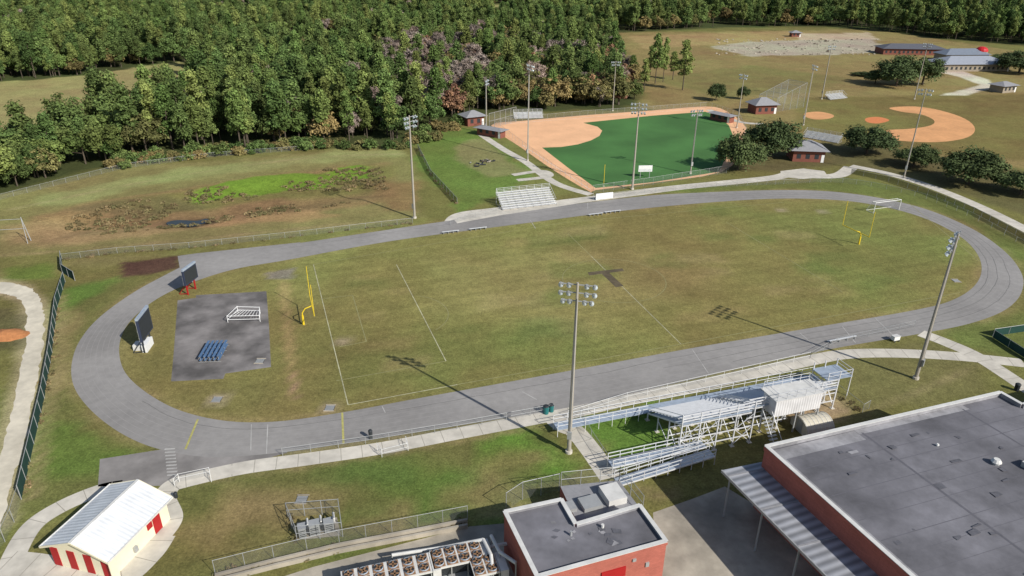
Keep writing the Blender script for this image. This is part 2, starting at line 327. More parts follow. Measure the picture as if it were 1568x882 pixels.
st=1+.06*np.tanh(4*np.sin(b_*2*math.pi/3.6+.4*np.sin(a_/25)))*np.clip(.6+NK,0,1)+.03*np.sin(b_*2*math.pi/.9*.37+NJ*3)
COL*=np.where(ins,st,1)[...,None]
zd=np.clip(1+NK*.36+NJ*.30+NS*.34,.6,1.5); COL*=zd[...,None]
gb=np.clip(NK*1.1+NJ*.9,-.5,.5)[...,None]; COL*=1+gb*np.array([-.20,.05,-.12])
COL=np.clip(COL,0,1)
ZZ=np.zeros(XX.shape)
BAS=GS([(40,335),(250,296),(500,258),(585,252),(606,300),(500,320),(300,348),(60,372)])
bd=sdf(BAS); ZZ-=np.clip(bd/9,0,1)**2*(3-2*np.clip(bd/9,0,1))*1.1
POND=catmull(GS([(254,337),(270,333),(300,334),(314,331),(323,334),(305,340),(290,343),(272,341),(260,342)]),True)
pw=np.clip((sdf(POND)+2.5)/2.5,0,1); ZZ=ZZ*(1-pw)+pw*(-.75)
far=np.clip((YY-600)/600,0,1)*np.clip((fbm(900,50)+.1),-.3,.6)*14; ZZ+=far
ny,nx=XX.shape; idx=np.arange(ny*nx).reshape(ny,nx)
Q=np.stack([idx[:-1,:-1],idx[:-1,1:],idx[1:,1:],idx[1:,:-1]],-1).reshape(-1,4)
me=bpy.data.meshes.new('ground'); me.vertices.add(ny*nx); me.vertices.foreach_set('co',np.stack([XX,YY,ZZ],-1).reshape(-1).astype('f4'))
me.loops.add(Q.size); me.loops.foreach_set('vertex_index',Q.reshape(-1).astype('i4')); me.polygons.add(len(Q)); me.polygons.foreach_set('loop_start',np.arange(0,Q.size,4,dtype='i4'))
me.update(); me.validate()
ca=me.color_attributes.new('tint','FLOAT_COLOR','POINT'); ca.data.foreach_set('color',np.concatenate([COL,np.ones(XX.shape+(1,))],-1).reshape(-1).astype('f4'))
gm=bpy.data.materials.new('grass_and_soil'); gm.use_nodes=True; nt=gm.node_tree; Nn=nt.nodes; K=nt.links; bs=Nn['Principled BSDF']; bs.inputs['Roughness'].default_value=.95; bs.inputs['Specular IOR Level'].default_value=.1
at=Nn.new('ShaderNodeAttribute'); at.attribute_name='tint'; tc=Nn.new('ShaderNodeTexCoord')
last=at.outputs['Color']
for sc_,lo,hi,det in [(.35,.84,1.2,8),(1.3,.72,1.32,6),(4.,.66,1.42,4)]:
    n=Nn.new('ShaderNodeTexNoise'); n.inputs['Scale'].default_value=sc_; n.inputs['Detail'].default_value=det; n.inputs['Roughness'].default_value=.75; K.new(tc.outputs['Object'],n.inputs[0])
    mr=Nn.new('ShaderNodeMapRange'); mr.inputs['From Min'].default_value=.3; mr.inputs['From Max'].default_value=.7; mr.inputs['To Min'].default_value=lo; mr.inputs['To Max'].default_value=hi; K.new(n.outputs['Fac'],mr.inputs[0])
    vm=Nn.new('ShaderNodeVectorMath'); vm.operation='SCALE'; K.new(last,vm.inputs[0]); K.new(mr.outputs[0],vm.inputs['Scale']); last=vm.outputs[0]
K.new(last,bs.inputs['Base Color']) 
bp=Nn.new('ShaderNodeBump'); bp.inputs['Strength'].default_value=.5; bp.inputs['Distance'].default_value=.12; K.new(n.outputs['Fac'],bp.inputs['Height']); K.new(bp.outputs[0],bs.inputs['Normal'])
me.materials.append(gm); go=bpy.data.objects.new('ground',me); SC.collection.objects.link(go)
sheet('pond_water',POND,-.6,M_WATER)
# ------------------------------------------------------------------ hard surfaces
rp_=catmull(GS(ROAD),True,14); rr_=random.Random(5); jj=0; RP=[]
for i,(x,y) in enumerate(rp_):
    jj=jj*.6+rr_.uniform(-.22,.22); RP.append((x+jj,y+rr_.uniform(-.15,.15)))
sheet('sandy_road',RP,.004,M_SAND)
sheet('asphalt_apron_pavement',GS([(153,703),(262,686),(330,694),(440,688),(440,693),(375,712),(245,744),(150,745)]),.004,M_ASPH2)
sheet('chute_pavement',GS([(272,392),(300,388),(460,371),(460,385),(320,412),(278,425)]),.004,M_ASPH)
sheet('court_pavement',GS([(272,460),(300,456),(300,452),(408,446),(412,500),(415,562),(345,572),(342,580),(262,584),(266,540)]),.004,M_COURT)
ribbon('concrete_path',[(15,880),(22,850),(50,805),(95,775),(150,752),(185,745)],2.2,.004,M_CONC)
ribbon('concrete_path',[(245,822),(262,795),(252,765),(262,745),(290,735),(375,716),(470,703),(585,686),(700,664),(848,636)],2.3,.006,M_CONC)
ribbon('concrete_path',[(10,862),(60,868),(110,882),(180,885),(225,850),(246,820)],3.0,.012,M_CONC)
sheet('concrete_path',GS([(318,722),(372,709),(375,722),(322,734)]),.018,M_CONC)
ribbon('concrete_path',[(838,632),(862,652),(880,660),(905,690),(935,732)],2.6,.012,M_CONC)
ribbon('concrete_path',[(848,638),(960,612),(1080,588),(1240,552),(1300,542),(1380,541),(1470,546),(1568,556)],2.5,.004,M_CONC)
ribbon('concrete_path',[(1410,510),(1450,525),(1500,548),(1580,600)],2.6,.012,M_CONC)
ribbon('concrete_path',[(690,345),(705,330),(760,322),(860,310),(940,300),(1040,287),(1120,279),(1185,272),(1215,266),(1250,270),(1285,268),(1303,256)],3.6,.004,M_CONC)
ribbon('concrete_path',[(1303,254),(1360,266),(1420,284),(1490,312),(1568,350),(1700,420)],3.2,.012,M_CONC)
ribbon('concrete_path',[(735,205),(770,228),(805,248),(850,280),(905,298)],2.4,.012,M_CONC)
ribbon('concrete_path',[(785,268),(830,262),(840,270),(792,276)],2.0,.018,M_CONC)
ribbon('concrete_path',[(1085,168),(1130,186),(1170,190)],2.5,.018,M_CONC)
sheet('path_junction_pavement',GS([(1195,262),(1230,258),(1262,262),(1268,270),(1230,274),(1196,271)]),.018,M_CONC)
sheet('courtyard_pavement',GS([(1000,785),(1060,764),(1110,745),(1200,800),(1330,960),(1010,960)]),.004,M_CONC2)
sheet('bleacher_slab_pavement',GS([(690,330),(770,318),(870,306),(905,300),(905,308),(870,314),(765,330),(700,342)]),.018,M_CONC)
sheet('service_pavement',GS([(380,900),(480,868),(720,806),(790,800),(840,900)]),.004,M_CONC2)
sheet('softball_clay_ground',catmull(GS([(752,192),(800,185),(900,176),(1000,169),(1080,163),(1112,170),(1143,196),(1134,232),(1105,263),(1000,280),(912,291),(904,294),(850,262),(798,226)]),True,3),.004,M_CLAY)
sheet('softball_turf_ground',GS([(893,188),(1000,177),(1080,171),(1100,178),(1116,192),(1122,206),(1116,232),(1101,263),(1000,279),(912,288),(870,257),(830,226),(860,225),(885,221),(905,215),(918,208),(922,200),(915,194)]),.008,M_TURF)
b=MB(); ln(b,(800,222),(905,291),.12,M_WHITE); ln(b,(770,190),(1080,166),.12,M_WHITE)
b.build('softball_foul_line_markings')
sheet('baseball_clay_ground',catmull(GS([(1362,165),(1400,163),(1440,169),(1478,182),(1493,197),(1482,210),(1445,217),(1400,217),(1360,212),(1356,200),(1395,197),(1425,192),(1430,184),(1410,175),(1380,171)]),True,4),.004,M_CLAY2)
sheet('baseball_clay_ground',catmull(GS([(1233,173),(1255,171),(1276,176),(1272,181),(1250,183),(1234,179)]),True,4),.004,M_CLAY2)
sheet('baseball_clay_ground',catmull(GS([(1326,181),(1345,179),(1362,184),(1345,189),(1328,187)]),True,4),.004,mat('mound_clay',L3(208,128,80)))
b=MB()
for p,q in [((480,405),(533,620)),((533,620),(700,589)),((607,405),(683,553)),((905,392),(1043,527))]: ln(b,p,q,.13,M_LINE,.012)
for p,q in [((700,589),(1043,527)),((870,358),(905,392)),((683,553),(515,583)),((1043,527),(1470,448)),((1112,340),(1290,447)),((480,405),(660,374)),((660,374),(870,340)),((870,340),(1200,310)),((490,458),(540,452)),((540,452),(561,523)),((561,523),(520,531)),((1390,310),(1500,400))]: ln(b,p,q,.12,M_LINEF,.012)
C0=G(940,428)
strip(b,[(C0[0]+9.15*math.cos(t),C0[1]+9.15*math.sin(t)) for t in np.linspace(0,2*math.pi,64,False)],.11,.012,M_LINEF,True)
c1=G(652,478); ax=(math.cos(FA),math.sin(FA))
cc=(c1[0]-4*ax[0],c1[1]-4*ax[1])
strip(b,[(cc[0]+7.5*math.cos(FA+t),cc[1]+7.5*math.sin(FA+t)) for t in np.linspace(-1,1,20)],.11,.014,M_LINEF)
b.build('field_markings')
b=MB()
b.poly([(x,y,.016) for x,y in GS([(900,417),(953,411),(956,415),(902,422)])][::-1],M_BROWNP)
b.poly([(x,y,.018) for x,y in GS([(920,418),(932,417),(955,438),(943,440)])][::-1],M_BROWNP); b.build('letter_t_logo_markings')
# ------------------------------------------------------------------ light poles
FC=FP(0,0)
def lightpole(base,h,arms,wid,face,r=.26,name='floodlight_pole'):
    dx,dy=face[0]-base[0],face[1]-base[1]; an=math.atan2(dy,dx)-math.pi/2
    b=MB(base[0],base[1],an)
    b.cyl((0,0,0),(0,0,h),r,r*.5,M_POLE,12)
    b.cyl((0,0,0),(0,0,.35),r*1.6,r*1.6,M_CONC,12)
    b.box(-.25,.25,-.45,-.2,2.2,3.2,M_GALV)
    b.beam((.06,-.24,3.2),(.06,-.16,h*.92),.05,.05,M_GALV)
    for k in range(arms):
        z=h-.30-k*.95; w=wid if k<arms-1 or arms==1 else wid*.85
        b.beam((-w/2,.16,z),(w/2,.16,z),.10,.10,M_GALV)
        for x in [-w/2,-w/2+w*.24,w/2-w*.24,w/2]:
            b.box(x-.09,x+.09,.02,.22,z-.10,z+.14,M_GALV)
            b.cyl((x,.2,z-.10),(x,.42,z-.30),.10,.28,M_LAMP,10)
            b.cyl((x,.422,z-.302),(x,.46,z-.34),.28,.27,M_GLASS,10)
            b.beam((x-.2,.46,z-.12),(x+.2,.46,z-.12),.30,.03,M_LAMP)
    return b.build(name,False)
for u,v,t,w in [(635,334,178,3.4),(871,693,432,3.6),(1402,580,352,3.6),(968,290,155,3.4)]:
    lightpole(G(u,v),HG(u,v,t),3,w,FC)
SBC=G(980,220); BBC=G(1380,190)
for u,v,t,c in [(745,205,122,SBC),(808,246,98,SBC),(938,170,92,SBC),(1057,266,165,SBC),(1128,196,110,SBC),(1230,192,95,BBC),(1258,152,65,BBC),(1384,272,130,BBC),(1400,152,60,BBC)]:
    lightpole(G(u,v),HG(u,v,t),2,3.0,c,.2)
# ------------------------------------------------------------------ goals
def football_goal(base,sg):
    b=MB(base[0],base[1],FA)
    b.cyl((0,0,0),(0,0,2.0),.09,.09,M_YEL); b.cyl((0,0,2.0),(sg*.5,0,2.7),.09,.08,M_YEL); b.cyl((sg*.5,0,2.7),(sg*1.6,0,3.05),.08,.08,M_YEL)
    b.cyl((sg*1.6,-3.55,3.05),(sg*1.6,3.55,3.05),.08,.08,M_YEL)
    for y in(-3.55,3.55): b.cyl((sg*1.6,y,3.05),(sg*1.6,y,8.2),.055,.045,M_YEL)
    b.cyl((0,0,0),(0,0,1.6),.17,.17,M_YEL)
    b.build('football_goal_post')
football_goal(G(465,497),1); football_goal(G(1315,374),-1)
def soccer_goal(base,an):
    b=MB(base[0],base[1],an); W=3.66;H=2.44
    for y in(-W,W):
        b.cyl((0,y,0),(0,y,H),.07,.07,M_WHITE); b.cyl((0,y,H),(-.9,y,H),.04,.04,M_WHITE); b.cyl((-.9,y,H),(-2.2,y,0),.04,.04,M_WHITE); b.cyl((0,y,0.04),(-2.2,y,.04),.04,.04,M_WHITE)
        b.add([(0,y,0),(-2.2,y,0),(-.9,y,H),(0,y,H)],[(0,1,2,3)],M_NET)
    b.cyl((0,-W,H),(0,W,H),.07,.07,M_WHITE); b.cyl((-.9,-W,H),(-.9,W,H),.04,.04,M_WHITE); b.cyl((-2.2,-W,.04),(-2.2,W,.04),.04,.04,M_WHITE)
    b.add([(-.9,-W,H),(-.9,W,H),(-2.2,W,.04),(-2.2,-W,.04)],[(0,1,2,3)],M_NET)
    b.build('soccer_goal')
soccer_goal(G(1357,324),FA+math.pi*1.5)
b=MB(*G(22,370),.2)
for x in(-3,3):
    b.cyl((x,0,0),(x*.8,0,5.0),.09,.07,M_GALV); b.cyl((x*1.0,-1.6,0),(x*.8,0,4.6),.06,.05,M_GALV)
b.cyl((-2.6,0,2.6),(2.6,0,2.6),.05,.05,M_GALV); b.cyl((-2.4,0,4.6),(2.4,0,4.6),.05,.05,M_GALV); b.box(-3.4,-1.6,-.1,.15,4.3,5.1,M_WHITE)
b.build('steel_swing_frame')
# ------------------------------------------------------------------ fences
def fence(pts,h,m=None,step=3.,post=.03,name='chain_link_fence',railm=None,world=False,mid=False,smooth=False):
    P=pts if world else GS(pts)
    if smooth: P=catmull(P,False,5)
    m=m or M_NET; rm=railm or M_GALV; b=MB()
    for i in range(len(P)-1):
        a=np.array(P[i]);c=np.array(P[i+1]);L=np.linalg.norm(c-a); n=max(1,int(round(L/step)))
        for k in range(n):
            q=a+(c-a)*k/n; b.cyl((q[0],q[1],0),(q[0],q[1],h+.05),post,post,rm,5,True)
        b.cyl((a[0],a[1],h),(c[0],c[1],h),post*.8,post*.8,rm,5)
        if mid: b.cyl((a[0],a[1],h*.5),(c[0],c[1],h*.5),post*.7,post*.7,rm,5)
        b.add([(a[0],a[1],.03),(c[0],c[1],.03),(c[0],c[1],h-.04),(a[0],a[1],h-.04)],[(0,1,2,3)],m)
    q=P[-1]; b.cyl((q[0],q[1],0),(q[0],q[1],h+.05),post,post,rm,5)
    return b.build(name)
fence([(100,432),(88,470),(80,540),(68,610),(52,680),(33,765)],1.9,M_NETG,3,.05,'windscreen_fence')
fence([(33,765),(22,800),(8,830),(-10,850)],1.8)
fence([(95,398),(180,388),(290,380),(460,362),(560,350),(632,342)],1.2)
fence([(95,398),(96,418),(115,430)],1.8,M_NETG,3,.05,'windscreen_fence')
fence([(433,698),(560,680),(700,657),(848,630)],1.1,mid=True)
fence([(640,228),(660,268),(700,312)],1.4,M_NETD,3,.04)
fence([(690,345),(712,336),(760,328)],1.1)
fence([(908,296),(1000,283),(1112,265),(1128,240),(1142,205),(1130,180),(1082,164)],2.0)
fence([(757,192),(800,186),(900,177),(1000,170),(1082,164)],1.8)
fence([(757,192),(800,224),(850,262),(908,296)],1.6)
fence([(908,306),(1050,290),(1200,282),(1290,280),(1400,300),(1480,330),(1568,378)],1.2,smooth=True)
fence([(1303,266),(1360,278),(1420,298),(1490,326),(1568,368),(1660,420)],1.3,M_NETD,3,.04)
fence([(888,640),(905,672),(940,725),(1000,712)],1.3)
fence([(1270,592),(1320,632),(1330,626)],1.3)
fence([(1520,515),(1568,508),(1640,498)],1.3,M_NETG,3,.04,'windscreen_fence')
fence([(1520,517),(1568,548),(1620,575)],1.3,M_NETG,3,.04,'windscreen_fence')
fence([(0,306),(190,258),(330,240),(480,229)],1.3)
fence([(268,745),(275,738),(322,728),(324,738)],1.1,railm=M_WHITE,mid=True)
fence([(578,690),(585,700),(625,690),(622,680)],1.1,railm=M_WHITE,mid=True)
fence([(870,640),(960,612),(1080,585),(1240,549)],1.1,railm=M_WHITE,mid=True)
fence([(1400,500),(1280,527),(1240,549)],1.1,mid=True)
for off,w in((0,.25),(8,.25)):
    P=GS([(330,885+off),(420,862+off),(520,838+off),(640,815+off),(716,800+off)]); b=MB()
    for i in range(len(P)-1):
        b.beam((P[i][0],P[i][1],.25),(P[i+1][0],P[i+1][1],.25),w,.5,M_CONC2)
    b.build('low_retaining_wall')
fence([(330,880),(420,857),(520,833),(640,810),(716,795)],1.8)
b=MB(*G(770,192),.9)
for x in np.arange(-7,7.1,2.8): b.cyl((x,0,0),(x,0,5),.07,.06,M_GALV,6)
b.beam((-7,0,5),(7,0,5),.08,.08,M_GALV); b.beam((-7,0,2.5),(7,0,2.5),.08,.08,M_GALV); b.add([(-7,0,0),(7,0,0),(7,0,5),(-7,0,5)],[(0,1,2,3)],M_NET); b.build('backstop')
x,y=G(1195,165)
b=MB(x,y,.6)
for X in np.arange(-8,8.1,4):
    for Y in(-4,4): b.cyl((X,Y,0),(X,Y,5+ (X+8)*.25),.08,.07,M_GALV,6)
for X in np.arange(-8,8.1,4): b.beam((X,-4,5+(X+8)*.25),(X,4,5+(X+8)*.25),.07,.07,M_GALV)
for Y in(-4,4):
    b.beam((-8,Y,5),(8,Y,9),.07,.07,M_GALV); b.add([(-8,Y,0),(8,Y,0),(8,Y,9),(-8,Y,5)],[(0,1,2,3)],M_NET)
b.add([(-8,-4,5),(8,-4,9),(8,4,9),(-8,4,5)],[(0,1,2,3)],M_NET); b.build('batting_cage')
# ------------------------------------------------------------------ bleachers
def small_bleacher(base,an,L,rows,rise=.32,run=.65,name='aluminium_bleacher',seat=None):
    b=MB(base[0],base[1],an); seat=seat or M_ALU
    for r in range(rows):
        y=r*run; z=.45+r*rise
        b.box(-L/2,L/2,y,y+.28,z,z+.05,seat); b.box(-L/2,L/2,y+.30,y+.62,z-.34,z-.30,seat); b.box(-L/2,L/2,y+.625,y+.64,z-.30,z-.03,seat)
    n=int(L/2)+1
    for k in range(n+1):
        x=-L/2+L*k/n; D=rows*run; H=.45+(rows-1)*rise
        b.beam((x,0,.05),(x,D,.05),.06,.08,M_GALV); b.beam((x,0,.3),(x,D-.4,H-.1),.06,.08,M_GALV); b.beam((x,D-.3,0),(x,D-.3,H+1.0),.06,.06,M_ALU); b.beam((x,D*.5,0),(x,D*.5,H*.5),.05,.05,M_GALV)
    for z in(.35,.7,1.05): b.beam((-L/2,D-.3,H+z-.05),(L/2,D-.3,H+z-.05),.04,.05,M_ALU)
    for sx in(-1,1): b.beam((sx*L/2,.5,1.3),(sx*L/2,D-.3,H+1.),.05,.05,M_ALU)
    b.build(name)
small_bleacher(G(812,318),FA,13,8,seat=M_WHITE)
small_bleacher(G(1255,215),FA-1.1,11,5); small_bleacher(G(1285,152),FA+.1,9,5); small_bleacher(G(810,182),FA-.2,10,5)
def bench(base,an,L):
    b=MB(base[0],base[1],an); b.box(-L/2,L/2,-.15,.15,.43,.48,M_ALU)
    for k in range(4):
        x=-L/2+.3+(L-.6)*k/3; b.box(x-.04,x+.04,-.2,.2,0,.43,M_GALV)
    b.box(-L/2,L/2,.25,.5,.2,.24,M_ALU); b.build('team_bench')
for u,v,L in[(690,357,3.6),(732,352,3.8),(912,330,3.5),(938,326,4),(1290,522,5)]: bench(G(u,v),FA,L)
ox,oy=G(1040,703); GA=FA-.03; b=MB(ox,oy,GA)
ROWS=11; RUN=.72; RISE=.36; Z0=1.1; LT=24.
D=ROWS*RUN
SECT=[(0,9.2,11),(9.8,15.6,9),(16.4,LT,7)]
for r in range(ROWS):
    y=D-r*RUN; z=Z0+r*RISE
    for xa,xb,mr_ in SECT:
        if r<mr_:
            b.box(xa,xb,y-.28,y-.02,z+.42,z+.47,M_ALU); b.box(xa+.05,xb-.05,y-.60,y-.38,z,z+.04,M_TREAD)
for k in range(11):
    x=LT*k/10
    mr_=11 if x<=9.6 else 9 if x<16. else 7
    yb=D-mr_*RUN+.3; hz=Z0+(mr_-1)*RISE
    b.beam((x,D,Z0-.1),(x,yb,hz-.05),.12,.16,M_ALU)
    for f in(0,.33,.66,1.):
        y=D+(yb-D)*f; zt=Z0+(D-y)/RUN*RISE-.2
        b.beam((x,y,0),(x,y,zt),.12,.12,M_ALU); b.box(x-.25,x+.25,y-.25,y+.25,0,.08,M_CONC)
    b.beam((x,yb,0.1),(x,yb,hz+1.2),.13,.13,M_ALU)
    b.beam((x,yb,.4),(x,yb+(D-yb)*.33,2.4),.08,.08,M_ALU); b.beam((x,yb+(D-yb)*.33,.3),(x,yb+(D-yb)*.66,1.6),.07,.07,M_ALU)
for xa,xb,mr_ in SECT:
    yb=D-mr_*RUN+.3; hz=Z0+(mr_-1)*RISE
    for z in(1.2,2.4,hz-.3,hz+.3,hz+.7,hz+1.1): b.beam((xa,yb,z),(xb,yb,z),.09,.12,M_ALU)
    b.beam((xa,yb+(D-yb)*.33,1.3),(xb,yb+(D-yb)*.33,1.3),.09,.12,M_ALU); b.beam((xa,yb+(D-yb)*.33,2.5),(xb,yb+(D-yb)*.33,2.5),.09,.12,M_ALU)
    for x in(xa,xb):
        for z in(.5,1.): b.beam((x,D,Z0+z),(x,yb,hz+z+.2),.06,.06,M_ALU)
for k in(0,1,3,6,8):
    xa=LT*k/10;xb=LT*(k+1)/10; mr_=11 if xb<=9.7 else 7; yb=D-mr_*RUN+.3
    b.beam((xa,yb,.2),(xb,yb,2.4),.07,.07,M_ALU); b.beam((xb,yb,.2),(xa,yb,2.4),.07,.07,M_ALU); b.beam((xa,yb,2.4),(xb,yb,4.2 if mr_>7 else 3.2),.07,.07,M_ALU)
b.box(-12,LT+2,D+.1,D+1.6,Z0-.15,Z0-.05,M_TREAD)
for z in(.5,1.0): b.beam((-12,D+1.6,Z0+z),(LT+2,D+1.6,Z0+z),.05,.05,M_WHITE)
for z in(.5,1.0): b.beam((-12,D+.1,Z0+z),(0,D+.1,Z0+z),.05,.05,M_WHITE)
for x in np.arange(-12,LT+2.1,1.8):
    b.beam((x,D+1.6,0),(x,D+1.6,Z0+1),.05,.05,M_WHITE)
    if x<0: b.beam((x,D+.1,0),(x,D+.1,Z0+1),.05,.05,M_WHITE)
b.box(LT+.1,LT+4,D-3,D+.05,3.0,3.1,M_TREAD)
for x in(LT+.2,LT+2,LT+3.9):
    for y in(D-2.9,D-.1): b.beam((x,y,0),(x,y,4.1),.1,.1,M_ALU)
for z in(3.6,4.1): b.beam((LT+.1,D-2.9,z),(LT+4,D-2.9,z),.05,.05,M_ALU); b.beam((LT+3.9,D-3,z),(LT+3.9,D,z),.05,.05,M_ALU)
b.build('grandstand')
CW=corr('white_ribbed_siding',(.76,.76,.76),.35,FA,.2,.6,0)
b=MB(ox,oy,GA); X0,X1=12.6,19.2
b.box(X0,X1,.4,2.8,2.9,5.2,CW); b.box(X0-.25,X1+.25,.15,3.3,5.203,5.32,M_PARA)
b.box(X0+.3,X1-.3,2.803,2.83,3.9,4.9,M_DARK)
for x in(X0+.1,(X0+X1)/2,X1-.1):
    for y in(.5,2.7): b.beam((x,y,0),(x,y,2.9),.15,.15,M_GALV)
for z in(.5,1.): 
    for p,q in(((X0,.3),(X1,.3)),((X1,.3),(X1,3.1)),((X0,3.1),(X1,3.1)),((X0,.3),(X0,3.1))): b.beam((p[0],p[1],5.32+z),(q[0],q[1],5.32+z),.05,.05,M_ALU)
for x in np.linspace(X0,X1,6):
    for y in(.3,3.1): b.beam((x,y,5.32),(x,y,6.32),.05,.05,M_ALU)
for k in range(9): b.box(X0-1.3,X0-.15,-1.8+k*.3,-1.5+k*.3,.3+k*.3,.35+k*.3,M_GALV)
for s in(-1.3,-.15): b.beam((X0+s,-1.8,1.2),(X0+s,.9,3.8),.05,.05,M_ALU)
b.build('press_box')
b=MB(*G(948,745),FA-.02)
for y0,za,zb in((0,.1,1.2),(1.8,1.2,1.2)):
    b.add([(0,y0,za),(12,y0,zb),(12,y0+1.3,zb),(0,y0+1.3,za)],[(0,1,2,3)],M_TREAD); b.add([(0,y0,za-.15),(12,y0,zb-.15),(12,y0+1.3,zb-.15),(0,y0+1.3,za-.15)],[(3,2,1,0)],M_TREAD)
    for yy in(y0,y0+1.3):
        for z in(-.06,.5,1.): b.beam((0,yy,za+z),(12,yy,zb+z),.06,.08 if z>0 else .18,M_ALU)
        for x in np.arange(0,12.1,1.5): b.beam((x,yy,0),(x,yy,za+(zb-za)*x/12+1),.06,.06,M_ALU)
b.build('access_ramp')
x,y=G(1243,657); b=MB(x,y,.25)
arc=[(1.7*math.cos(t),.5+1.4*math.sin(t)) for t in np.linspace(0,math.pi,13)]; arc=[(1.7,0)]+arc+[(-1.7,0)]; vs=[]
for X in(-1.9,1.9): vs+=[(X,yy,zz) for yy,zz in arc]
m_=len(arc); fs=[(i,i+1,m_+i+1,m_+i)[::-1] for i in range(m_-1)]+[tuple(range(m_)),tuple(range(m_,2*m_))[::-1]]
M_SHED=mat('beige_shed_metal',L3(196,190,174),.6,var=.06)
b.add(vs,fs,M_SHED)
for X in np.linspace(-1.8,1.8,7):
    for (y0,z0),(y1,z1) in zip(arc[1:-2],arc[2:-1]): b.beam((X,y0*1.01,z0+.02),(X,y1*1.01,z1+.02),.06,.03,M_PARA)
b.box(-1.96,-1.91,-.5,.5,.02,1.6,M_GALV); b.box(-2.0,2.0,-1.8,-1.72,0,.25,M_CONC); b.build('arched_metal_shed')
# ------------------------------------------------------------------ scoreboards
def scoreboard(base,h,w,ph,an,legm,plinth=None):
    b=MB(base[0],base[1],an)
    for x in(-w*.3,w*.3): b.beam((x,0,0),(x,0,h),.18,.22,legm)
    b.box(-w/2,w/2,.12,.42,h-ph,h,M_NAVY); b.box(-w/2+.2,w/2-.2,.423,.45,h-ph+.2,h-.2,M_DARK)
    for k in range(3): b.beam((-w/2,.05,h-ph+ph*(k+.5)/3),(w/2,.05,h-ph+ph*(k+.5)/3),.05,.12,M_GALV)
    for x in np.linspace(-w/2+.05,w/2-.05,5): b.beam((x,.08,h-ph),(x,.08,h),.05,.06,M_GALV)
    for s in(-1,1):
        b.beam((s*w*.3,-.1,.2),(s*w*.3,-1.6,.0),.1,.1,legm); b.beam((s*w*.3,0,h-ph),(s*w*.3,-1.6,0),.1,.1,legm)
    b.box(-w/2,w/2,.1,.45,h+.003,h+.35,M_TREAD)
    if plinth: b.box(-w*.3,w*.3,-.3,.35,0,1.2,M_WHITE); b.box(-.7,.7,-1.8,-.5,0,.9,M_PARA)
    b.build('scoreboard')
scoreboard(G(294,447),4.6,3.8,2.6,math.radians(-99),M_RED)
scoreboard(G(227,533),5.6,4.4,3.4,math.radians(-84),M_DARK,True)
b=MB(*G(329,542),FA-.25)
for r in range(5):
    x=-1.3+r*.62
    for z in(.35,.95): b.beam((x,-2.3,z),(x,2.3,z),.34,.06,M_BLUE)
    for y in(-2.2,-.7,.8,2.2): b.beam((x,y,0),(x,y,1.0),.05,.05,M_GALV); b.beam((x-.3,y,.04),(x+.3,y,.04),.05,.05,M_GALV)
b.build('hurdle_stack')
b=MB(*G(374,490),FA+.1)
P=[(-2.4,.2),(2.2,-1.6),(2.6,1.3),(-.6,3.0)]
for z in(.5,1.1):
    for i in range(4): b.cyl((P[i-1][0],P[i-1][1],z),(P[i][0],P[i][1],z),.05,.05,M_WHITE,6)
for i in range(4): b.cyl((P[i][0],P[i][1],0),(P[i][0],P[i][1],1.2),.05,.05,M_WHITE,6)
for t in np.linspace(.1,.9,8):
    a=np.array(P[0])*(1-t)+np.array(P[1])*t; c=np.array(P[3])*(1-t)+np.array(P[2])*t; b.cyl((a[0],a[1],1.1),(c[0],c[1],.5),.04,.04,M_WHITE,6)
b.build('stacked_bench_frames')
def bin_(u,v,m,r=.35,h=1.0):
    b=MB(*G(u,v)); b.cyl((0,0,0),(0,0,h),r*.85,r,m,12); b.cyl((0,0,h),(0,0,h+.12),r*1.05,r*.7,M_DARK,12); b.build('trash_bin')
bin_(836,633,M_TEAL,.4,1.1); bin_(844,630,M_TEAL); bin_(568,672,M_DARK,.25,1.2); bin_(1556,598,M_DARK); bin_(270,762,M_DARK,.2,.6)
b=MB(*G(1370,522),FA)
b.box(-.55,.55,-.35,.35,.25,.85,M_WHITE); b.box(-.58,.58,-.38,.38,.853,.92,M_PARA); b.beam((.55,-.2,.8),(.95,-.2,.95),.04,.04,M_GALV); b.beam((.55,.2,.8),(.95,.2,.95),.04,.04,M_GALV); b.beam((.95,-.2,.95),(.95,.2,.95),.04,.04,M_GALV)
for x in(-.4,.4):
    for s in(-1,1): b.cyl((x,s*.36,.14),(x,s*.42,.14),.14,.14,M_DARK,10)
b.build('equipment_cart')
b=MB()
for u,v in[(505,625),(332,612),(462,765),(398,553),(1464,430)]:
    x,y=G(u,v)
    for k in range(5): b.box(x-.55,x+.55,y-.5+k*.22,y-.38+k*.22,.02,.07,M_GALV)
    b.box(x-.65,x+.65,y-.7,y-.6,0,.09,M_CONC2); b.box(x-.65,x+.65,y+.62,y+.72,0,.09,M_CONC2); b.box(x-.6,x+.6,y-.55,y+.55,0,.015,M_DARK)
b.build('storm_drain_grates')
b=MB(*G(987,272),0.1)
for x in(-1.2,1.2): b.beam((x,0,0),(x,0,3),.12,.12,M_GALV)
b.box(-1.8,1.8,-.1,.1,1.6,3.2,M_WHITE); b.box(-1.6,1.6,-.13,-.103,1.8,2.4,M_ALU); b.build('notice_board')
b=MB(*G(925,305),FA); b.box(-2.2,2.2,-.15,.15,.1,1.5,M_WHITE); b.beam((-2,0,0),(-2,0,1.6),.1,.1,M_GALV); b.beam((2,0,0),(2,0,1.6),.1,.1,M_GALV); b.build('banner_board')
b=MB(*G(924,285),FA)
b.cyl((0,-.1,0),(0,-.1,5.5),.05,.05,M_YEL,6); b.box(-.2,.2,-.3,.1,0,.1,M_CONC); b.build('foul_pole')
